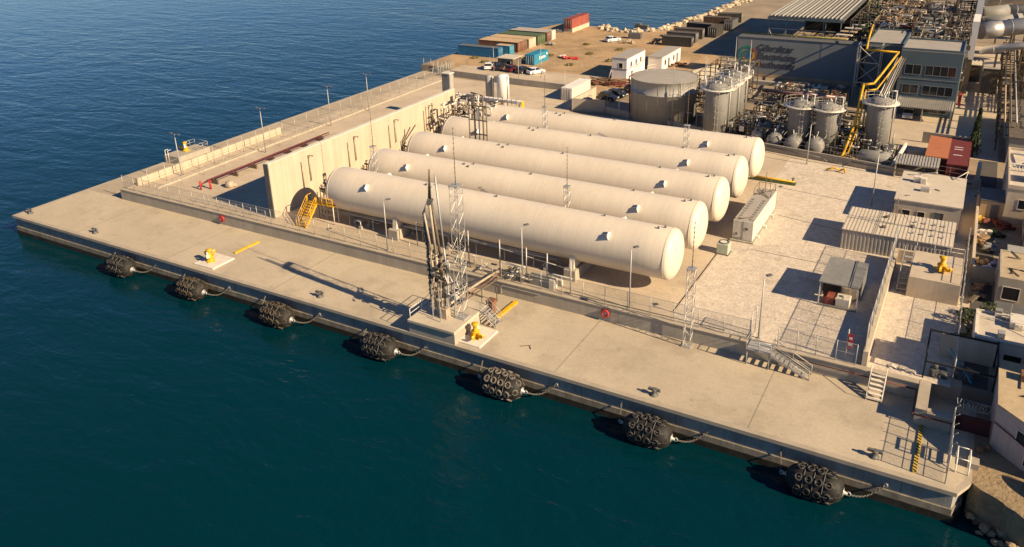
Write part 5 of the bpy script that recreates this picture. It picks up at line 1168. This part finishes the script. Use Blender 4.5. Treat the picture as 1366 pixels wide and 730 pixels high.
MB().box(106.6,106.75,82,82.2,1.5,9.3).box(108.2,108.35,82,82.2,1.5,9.3).box(106.8,106.95,98,98.2,1.5,11).box(108.4,108.55,98,98.2,1.5,11).build('trestle', m_steel, ph)
lb = thing('steel_tower', 'open braced steel tower beside the yellow gas pipe and the slate wall', 'tower', (101,121,1.5)); mb = MB()
for x in (99.2,103.4):
    for y in (112,115.6): mb.box(x,x+.2,y,y+.2,1.5,12.6)
for z in (5,9,12.4): mb.box(99.2,103.6,112.05,112.15,z,z+.2).box(99.25,99.35,112,115.8,z,z+.2).box(103.45,103.55,112,115.8,z,z+.2)
mb.tube((99.3,112.1,5),(103.5,112.1,9),.07,5).tube((103.5,112.1,5),(99.3,112.1,9),.07,5).tube((99.3,112.1,9),(103.5,112.1,12.4),.07,5).tube((103.5,112.1,9),(99.3,112.1,12.4),.07,5); mb.build('lattice', m_galv, lb)
# small yard with red roofs
building('red_roof_store', 'store with a sunlit orange roof behind the back bund wall', 'building', 115.4,118.3,72.5,83.8,1.5,3.9,m_maroon,m_orange,0,.1)
building('red_roof_store', 'dark red store with skylights beside the orange roofed one', 'building', 118.42,121.2,70.0,84.2,1.5,3.85,m_maroon,m_maroon,0,.05)
tag(MB().box(119.0,120.2,77.6,77.8,4.02,4.06).box(119.0,120.2,78.8,79,4.02,4.06).box(119.0,120.2,74.6,74.8,4.02,4.06).build('skylight', m_white), 'pale skylight strips on the dark red store roof', 'skylight')
sh = thing('tin_shed', 'lean-to shed with a corrugated grey tin roof behind the bund wall', 'shed', (114.5,69,1.5)); mb = MB().extr([(111.6,68.1,3.6),(111.6,71.4,4.1),(111.6,71.4,4.2),(111.6,68.1,3.7)],(5.9,0,0))
for i in range(15): mb.extr([(111.7+i*.39,68.1,3.7),(111.7+i*.39,71.4,4.2),(111.7+i*.39,71.4,4.28),(111.7+i*.39,68.1,3.78)],(.18,0,0))
mb.build('roof', m_tin, sh); MB().box(111.7,117.4,71.2,71.38,1.5,4.0).box(111.7,111.9,68.2,71.2,1.5,3.6).box(117.2,117.4,68.2,71.2,1.5,3.6).build('walls', m_cream, sh)
wall('low white wall at the left side of the tin shed', [(111.2,69.6),(112.0,82)], 1.4, 2.9, .3, m_white, 'yard_wall')
wall('wall at the back of the orange roofed store casting a long shadow', [(114,88),(122,87.4)], 1.4, 3.4, .3, m_wall, 'yard_wall')
def foliage(mb, g, c, r, h, n, lo=.0, s=.3, cone=True):
    for i in range(n):
        t = g.random()**.8; rr = r*((1-t)*.95+.08 if cone else math.sqrt(max(0,1-(2*t-1)**2)))*math.sqrt(g.uniform(.15,1))*g.uniform(.8,1.25); a = g.uniform(0,6.283)
        p = Vector((c[0]+rr*math.cos(a), c[1]+rr*math.sin(a), c[2]+lo+h*t)); d = Vector((g.gauss(0,1),g.gauss(0,1),g.gauss(0,1))).normalized()*s*g.uniform(.5,1.3); e = d.cross(Vector((g.gauss(0,1),g.gauss(0,1),g.gauss(0,1)))).normalized()*s*.5
        mb.quad([p-d, p+e*.8, p+d, p-e])
def tree(name, label, x, y, z, h, r, n, cone=True, s=.3, m_=None):
    t = thing(name, label, 'tree', (x,y,z)); g = random.Random(int(x*31+y))
    mb = MB().tube((x,y,z),(x+.05,y,z+h*.9),.16,7,.04)
    for i in range(9): a = g.uniform(0,6.28); q = g.uniform(.2,.8); mb.tube((x,y,z+h*q),(x+r*.7*(1-q*.6)*math.cos(a),y+r*.7*(1-q*.6)*math.sin(a),z+h*q+.3),.05,5,.02)
    mb.build('trunk', m_bark, t)
    mb = MB(); foliage(mb, g, (x,y,z), r, h, n, h*.04, s, cone); mb.build('crown', m_ or m_leaf, t, recalc=False)
tree('conifer_tree','tall narrow dark conifer beside the dark red store',121.6,83.5,1.5,7.6,1.0,1100,True,.26)
def shrub(label, x, y, z, h, r, n, m_=None, s=.18):
    t = thing('shrub', label, 'shrub', (x,y,z)); g = random.Random(int(x*17+y*5)); mb = MB()
    for i in range(6): a = g.uniform(0,6.28); mb.tube((x,y,z),(x+r*.6*math.cos(a),y+r*.6*math.sin(a),z+h*.7),.03,5)
    mb.build('stems', m_bark, t); mb = MB(); foliage(mb, g, (x,y,z), r, h, n, .05, s, False); mb.build('leaves', m_ or m_weed, t, recalc=False)
shrub('dry weedy shrub at the corner of the side lane by the pen',122.9,20.6,1.5,1.3,.9,260); shrub('dry shrub against the white house wall',124.0,19.6,1.5,1.2,.8,220)
shrub('blue-green shrub in the dark yard in front of the white house',124.9,27.0,1.5,2.0,1.0,300,m_leaf); shrub('bush on the lane edge near the yard fence top corner',122.9,25.5,1.5,1.6,.8,240,m_leaf)
rack2 = thing('pipe_rack', 'long brown pipe rack with cross beams along the right side of the power station road', 'pipe rack', (125.5,110,1.5), 'pipe racks of the power station')
pm = MB().box(124.6,124.8,88,88.2,1.5,6.6).box(127.4,127.6,88,88.2,1.5,6.6).box(124.6,127.6,88,88.2,6.602,6.8).box(124.8,127.4,88.05,88.15,4.2,4.35).build('trestle', m_steel, rack2)
for i in range(1,15): share(pm, (0,i*5,0), rack2)
for i in range(7): MB().tube((124.8+i*.4,86,6.95 if i%2 else 4.5),(124.8+i*.4,162,6.95 if i%2 else 4.5),.13,7).build('pipe', (m_steel,m_tan,m_galv)[i%3], rack2)
tangle('pipe_cluster','dark steelwork at the far right behind the pipe rack',128.5,136,112,150,1.5,9,60,99,(m_steel,m_dgrey,m_tan,m_galv))
lc = building('plant_cabin','grey plant cabin with pale roof box beside the power station road','cabin',121.4,124.2,128,136,1.5,6.5,m_steel,m_roofg,0,.1,door=[('y0',122,123,1.6,4)])
building('plant_cabin','brown low plant cabin across the power station road end','cabin',118.2,121.0,138,142,1.5,5.0,m_steel,m_roofw,0,.1)
tag(MB().box(118.0,118.5,116,117.4,1.5,3.6).build('red_cabinet', m_red), 'red cabinet at the corner of the slate office block', 'cabinet')
# ================================================================ HOUSES ALONG THE RIGHT
H1 = building('dark_roof_shed','large shed with a dark brown grey roof at the right edge','building',126.2,140,82,107,1.5,5.6,m_wall,m_steel,0,.2)
H2 = building('terrace_house','cream house with white balustraded terrace at the right edge','house',125.9,140,56,73,1.5,6.2,m_cream,m_roofw,.5,.1,wins=[('y0',127.3,128.3,3.6,4.8),('x0',60,61.2,3.4,4.6),('x0',65,66.2,3.4,4.6)])
mb = MB()
for i in range(14): mb.tube((126.2+i*.4,63,6.5),(126.2+i*.4,63,7.3),.06,6)
mb.box(126,132,62.9,63.1,7.3,7.42); mb.build('balustrade', m_white, H2); MB().tube((126.2,71,6.4),(128.6,66.5,7.6),.13,7).build('fallen_mast', m_white, H2)
tag(MB().box(127.6,130,58.5,61,6.5,7.1).box(127.5,130.1,58.4,61.1,7.102,7.2).build('roof_tank', m_offw), 'pale tank box on the terrace house roof', 'tank')
H3 = building('yellow_wall_house','stained cream house wall with dark doorway above the cluttered yard','house',128.2,140,44,55.5,1.5,3.9,m_cream,m_rooft,.3,.1,wins=[('x0',52.6,53.6,2.4,3.3)],door=[('x0',49,50.2,1.7,3.6)])
building('lean_to','low lean-to with dark doorway at the top of the cluttered yard','shed',123.2,126.4,56.2,61,1.5,4.0,m_tan,m_dgrey,0,.1,door=[('y0',124.4,125.3,1.6,3.6)])
H4 = building('tan_roof_house','house with a flat stained tan roof at the right edge','house',125.4,140,31.0,38.5,1.5,4.6,m_wall,m_rooft,.25,0,wins=[('y0',125.9,127.4,2.4,3.8)])
H5 = building('white_house','white flat-roofed house beyond the fenced pen','house',123.6,140,18.4,24.2,1.5,3.75,m_offw,m_roofw,.3,0,wins=[('y0',126.2,127.6,2.2,2.8)])
MB().box(126.4,127.8,21.6,23.6,3.95,4.6).tube((125.0,22.6,4.15),(128.6,21.4,4.25),.05,5).tube((125.4,23.8,4.05),(128.4,23.2,4.15),.05,5).tube((126.5,22,4.6),(128,20.4,4.15),.05,5).build('roof_clutter', m_offw, H5)
H6 = thing('pink_house','pinkish rendered house with a flat tan roof angled beside the quay end','house',(128,9,0))
PP = [(125.7,7.5),(129.3,4.05),(141,4.05),(141,14.8),(125.7,14.8)]
MB().prism(PP, -.05, 3.95).build('walls', m_pink, H6)
MB().prism([(125.62,7.47),(129.26,3.95),(141.1,3.95),(141.1,14.88),(125.62,14.88)], 3.952, 4.1).build('roof', m_rooft, H6)
da = math.atan2(-6.05,6.3); nn = Vector((-.693,-.721,0))
for t_, z_ in ((.3,2.6),(.42,1.0),(.5,2.6)):
    c_ = Vector((125.7+6.3*t_, 7.5-6.05*t_, z_)); fr_ = MB().obox(c_+nn*.03,(1.15,.08,1.15),da).build('window', m_offw, H6)
    MB().obox(c_+nn*.075,(.95,.04,.95),da).build('pane', m_glass, fr_)
p_ = Vector((125.7,7.5,2.4))+nn*.12; q_ = Vector((129.2,4.15,1.95))+nn*.12; MB().tube(p_,q_,.05,6).build('red_pipe', m_maroon, H6)
tag(MB().box(127.2,128.6,11.8,12.9,4.1,4.7).build('roof_box', m_rust), 'rusty box standing on the tan roof of the pinkish house', 'box')
building('shadow_house','unseen stepped cream house added beyond the right edge for its yard shadow, higher part','house',128.6,138,13.0,16.3,1.5,9.2,m_cream,m_rooft,.3,0)  # unseen house blocks, added and sized to cast the stepped side yard shade
building('shadow_house','unseen stepped cream house added beyond the right edge for its yard shadow, lower part','house',128.6,138,16.32,18.2,1.5,7.9,m_cream,m_rooft,.3,0)
g = random.Random(55)
pen = thing('fenced_pen', 'dark steel framed pen beside the end wall of the quay', 'pen', (122.5,15,1.5)); mb = MB()
for p in ((119.95,13.0),(119.95,17.6),(125.5,17.8),(125.5,13.4)): mb.box(p[0],p[0]+.14,p[1],p[1]+.14,1.5,4.2)
mb.box(119.95,125.6,17.62,17.72,4.0,4.16).box(119.97,120.07,13.1,17.6,4.0,4.16).box(120.1,125.5,13.02,13.12,3.2,3.34).box(125.52,125.62,13.5,17.8,4.0,4.16); mb.build('frame', m_dark, pen)
MB().box(121,125.5,17.78,17.86,1.5,3.9).build('side_sheet', m_cream, pen)
for l, p, q, m_ in (('blue scaffold pole leaning across the dark pen',(121.8,16.4,3.2),(123.9,13.6,1.8),m_lblue),('pale post lying in the dark pen',(123.4,16,1.9),(125,15.2,1.8),m_wood)):
    tag(MB().tube(p,q,.09,7).build('scaffold_pole', m_), l, 'pole')
for l, x, y, m_ in (('dark machine parked in the dark pen',123.2,14.6,m_dgrey),('dark barrel group near the front of the pen',121.2,14.0,m_dgrey)):
    tag(MB().obox((x,y,1.9),(1.3,.8,.7),.3).tube((x-.3,y,2.2),(x-.3,y,2.7),.25,8).torus((x+.4,y-.4,1.8),.3,.1,Matrix.Rotation(1.57,3,'X'),12,6).torus((x-.4,y-.4,1.8),.3,.1,Matrix.Rotation(1.57,3,'X'),12,6).build('yard_machine', m_), l, 'machine')
rz = MB()
for i in range(9): rz.torus((123.0+i*.28,9.0,2.35),.42,.022,Matrix.Rotation(1.2,3,'Y') @ Matrix.Rotation(.2*i,3,'X'),16,4)
m_maroon2 = mat('dark_maroon_paint', (.07,.02,.02), .2, 1.2, 5, .7)
tag(rz.build('razor_wire', m_galv), 'coil of razor wire above the end wall gate', 'wire')
tag(MB().box(122.9,125.6,8.6,8.8,-.02,1.5).build('gate_panel', m_maroon2), 'dark maroon gate panel under the razor wire', 'gate')
lr = thing('access_ladder','white hooped ladder rail at the right end of the quay','ladder',(123.7,4,0)); mb = MB()
for x in (123.4,124.3): mb.pipe([(x,4.6,0),(x,4.6,1.1),(x,3.0,1.1),(x,2.6,.6),(x,2.6,0)],.05,6)
mb.tube((123.4,3.0,1.1),(124.3,3.0,1.1),.04,6).tube((123.4,4.6,1.1),(124.3,4.6,1.1),.04,6); mb.build('hoop_rail', m_white, lr)
m_tan2 = mat('dull_yellow_plastic', (.42,.27,.04), .2, 2, 6, .6)
for l, x, y, z, m_, sd_ in (('yellow plastic heap in the cluttered back yard',123.5,55.0,1.5,m_tan2,1),('dull red crates by the doorway in the back yard',125.9,54.2,1.5,m_maroon,2),('bright green tarpaulin heap in the back yard',124.9,51.6,1.5,m_lime,3),('dark tarpaulin heap beside the green one',125.8,50.4,1.5,m_black,4),('lilac cloth hanging over rubble in the back yard',125.0,40.4,1.5,m_cloth,5),('pale rubble heap at the front of the back yard',124.0,37.2,1.5,m_rock,6),('tan earth mound in the back yard',123.9,41.6,1.5,m_sand,7),('timber heap on the left of the back yard',123.4,47.4,1.5,m_wood,8),('white sheeting in the back yard',124.0,49.8,1.5,m_offw,9),('grey crates in the middle of the back yard',124.9,45.4,1.5,m_grey,10)):
    mb = MB(); gg = random.Random(sd_)
    for i in range(9):
        if sd_ in (2,8,10,9): mb.obox((x+gg.gauss(0,.5),y+gg.gauss(0,.7),z+gg.uniform(.1,.9)),(gg.uniform(.3,1.1),gg.uniform(.3,.9),gg.uniform(.1,.6)),gg.random()*3,gg.uniform(-.3,.3))
        else: mb.rock((x+gg.gauss(0,.4),y+gg.gauss(0,.6),z+gg.uniform(0,.3)),gg.uniform(.2,.5),gg,1,.8)
    tag(mb.build('yard_clutter', m_), l, 'heap')
wall('rubble-topped wall between the lane and the back yard', [(123.05,37),(122.95,61)], 1.4, 3.1, .3, m_cream, 'yard_wall')
wall('dark wall across the lane beside the white house', [(123.0,35.6),(125.2,35.8)], 1.4, 3.6, .25, m_wall, 'yard_wall')
wall('pale end wall across the lane near the conifer', [(122.6,68.5),(122.6,71.5)], 1.4, 4.4, .5, m_roofw, 'yard_wall')
bo = thing('rowing_boat','old blue boat lying on the shadowed ledge below the pinkish house','boat',(129.6,2.6,0)); mb = MB()
n = 12; rows = []
for i in range(n+1):
    t = i/n; wd = .75*math.sin(math.pi*min(1,t*1.02))**.6+.02; x = -1.9+3.8*t; rows.append([(x,-wd,.75+.15*abs(t-.5)),(x,-wd*.6,.15),(x,0,.05),(x,wd*.6,.15),(x,wd,.75+.15*abs(t-.5))])
for a, b in zip(rows, rows[1:]):
    for j in range(4): mb.quad([a[j],a[j+1],b[j+1],b[j]])
bm_ = mb; bmesh.ops.rotate(bm_.bm, verts=bm_.bm.verts, cent=(0,0,0), matrix=Matrix.Rotation(-.7,3,'Z')); bmesh.ops.translate(bm_.bm, verts=bm_.bm.verts, vec=(129.6,2.6,.05)); bm_.build('hull', m_lblue, bo, recalc=False)
MB().obox((129.3,2.8,.6),(.25,1.3,.06),-.7).obox((130.1,2.2,.6),(.25,1.2,.06),-.7).build('thwart', m_wood, bo)
tag(MB().rock((125.0,6.2,.3),.55,random.Random(12),1,.7).rock((125.6,6.6,.3),.4,random.Random(13),1,.7).build('rust_heap', m_rust), 'rusty heap in the shade at the foot of the end gate', 'heap')
tag(MB().box(124.2,125.0,3.6,4.6,-.02,.5).build('concrete_block', m_wall), 'small concrete block beside the hooped ladder rail', 'block')

g = random.Random(91)
for par, x0, x1, y0, y1, z, n in ((H1,127,130,84,104,5.77,7),(H2,126.6,130,57,72,6.37,7),(H3,128.6,131,45,55,4.07,5),(H4,126,130,31.6,38,4.77,7),(H5,124.2,129,18.9,23.8,3.92,7),(H6,126.4,130,8.5,14,4.11,6),(yo,114,120.6,50,60,5.07,6)):
    for i in range(n):
        x, y = g.uniform(x0,x1), g.uniform(y0,y1); k = g.random(); mb = MB()
        if k < .4: mb.box(x,x+g.uniform(.5,1.1),y,y+g.uniform(.4,.9),z,z+g.uniform(.3,.8),.03).build('air_unit', g.choice((m_offw,m_grey,m_galv)), par)
        elif k < .7: mb.pipe([(x,y,z+.06),(x+g.uniform(-1.5,1.5),y,z+.06),(x+g.uniform(-.5,.5),y+g.uniform(-2,2),z+.06)],.05,6).build('roof_pipe', m_steel, par)
        elif k < .85: mb.tube((x,y,z),(x,y,z+g.uniform(1.2,2.4)),.03,5).tube((x-.4,y,z+1.1),(x+.4,y,z+1.1),.02,5).tube((x-.3,y,z+.9),(x+.3,y,z+.9),.02,5).build('aerial', m_galv, par)
        else: mb.lathe([(0,0),(.32,0),(.32,.6),(.25,.66),(0,.68)],(x,y,z),14).build('water_tank', m_dgrey, par)
for l, x, y, m_, sd_ in (('scrap heap at the seaward end of the sandy pier head',10.5,152.5,m_steel,1),('scrap pile beside the faded red container',10.8,158,m_dgrey,2),('pallet stack beside the light blue container',21.6,117.5,m_wood,3),('crates in front of the green container',17.6,139.5,m_grey,4),('low debris heap near the lone white car',36.5,150,m_rock,5),('broken timber by the dark containers',43.2,152,m_wood,6),('rusty plate heap by the site office annex',58.5,128,m_rust,7),('gas bottle racks behind the parking hut',20.2,116.6,m_offw,8)):
    gg = random.Random(sd_); mb = MB()
    for i in range(10): mb.obox((x+gg.gauss(0,.7),y+gg.gauss(0,.8),1.5+gg.uniform(.1,.8)),(gg.uniform(.3,1.4),gg.uniform(.2,.9),gg.uniform(.1,.6)),gg.random()*3,gg.uniform(-.3,.3))
    tag(mb.build('scrap_heap', m_), l, 'heap')
for i,(x,y) in enumerate(((8,116),(13,112.5),(24.5,126),(34,118),(38,140),(27,143),(41,126),(33,132))):
    shrub(['dry tuft of weeds near the long blue container','dry tuft of weeds at the access road edge','dry tuft of weeds left of the red barriers','dry tuft of weeds right of the light blue container','dry tuft of weeds on the open sand near the dark skip','dry tuft of weeds on the sand facing the green container','dry tuft of weeds left of the site office','dry tuft of weeds on the sand behind the red barriers'][i], x, y, 1.5, .5, 1.1, 160)

building('back_shed','small tin-roofed shed on the right side of the cluttered back yard','shed',126.4,128.0,39.4,43.4,1.5,3.4,m_wall,m_tin,0,.1,door=[('x0',40.6,41.5,1.6,3.2)])
building('back_shed','small dark-roofed shed in the shade behind the white house','shed',125.4,128.4,25.0,28.6,1.5,3.0,m_cream,m_dgrey,0,.1,door=[('x0',26,26.9,1.6,2.9)])
building('back_shed','small tan-roofed shed between the cream house and the terrace house','shed',126.8,129.4,50.8,54.6,1.5,3.2,m_offw,m_rooft,0,.12,wins=[('x0',52,52.8,2.2,2.9)]) if 0 else None
g = random.Random(123)
for l, x, y in (('plank pile in the dark lane beside the yard fence',123.6,31.5),('drum and crate pile in the lane under the back yard wall',123.9,34.0),('rubbish pile in the lane near the pen corner',123.5,24.0),('timber pile in the lane behind the yard office',123.6,64.5)):
    mb = MB()
    for i in range(9): mb.obox((x+g.gauss(0,.35),y+g.gauss(0,.8),1.55+g.uniform(.1,.6)),(g.uniform(.2,1.3),g.uniform(.15,.6),g.uniform(.08,.4)),g.random()*3,g.uniform(-.3,.3))
    tag(mb.build('rubbish_pile', g.choice((m_wood,m_pipe,m_steel))), l, 'heap')
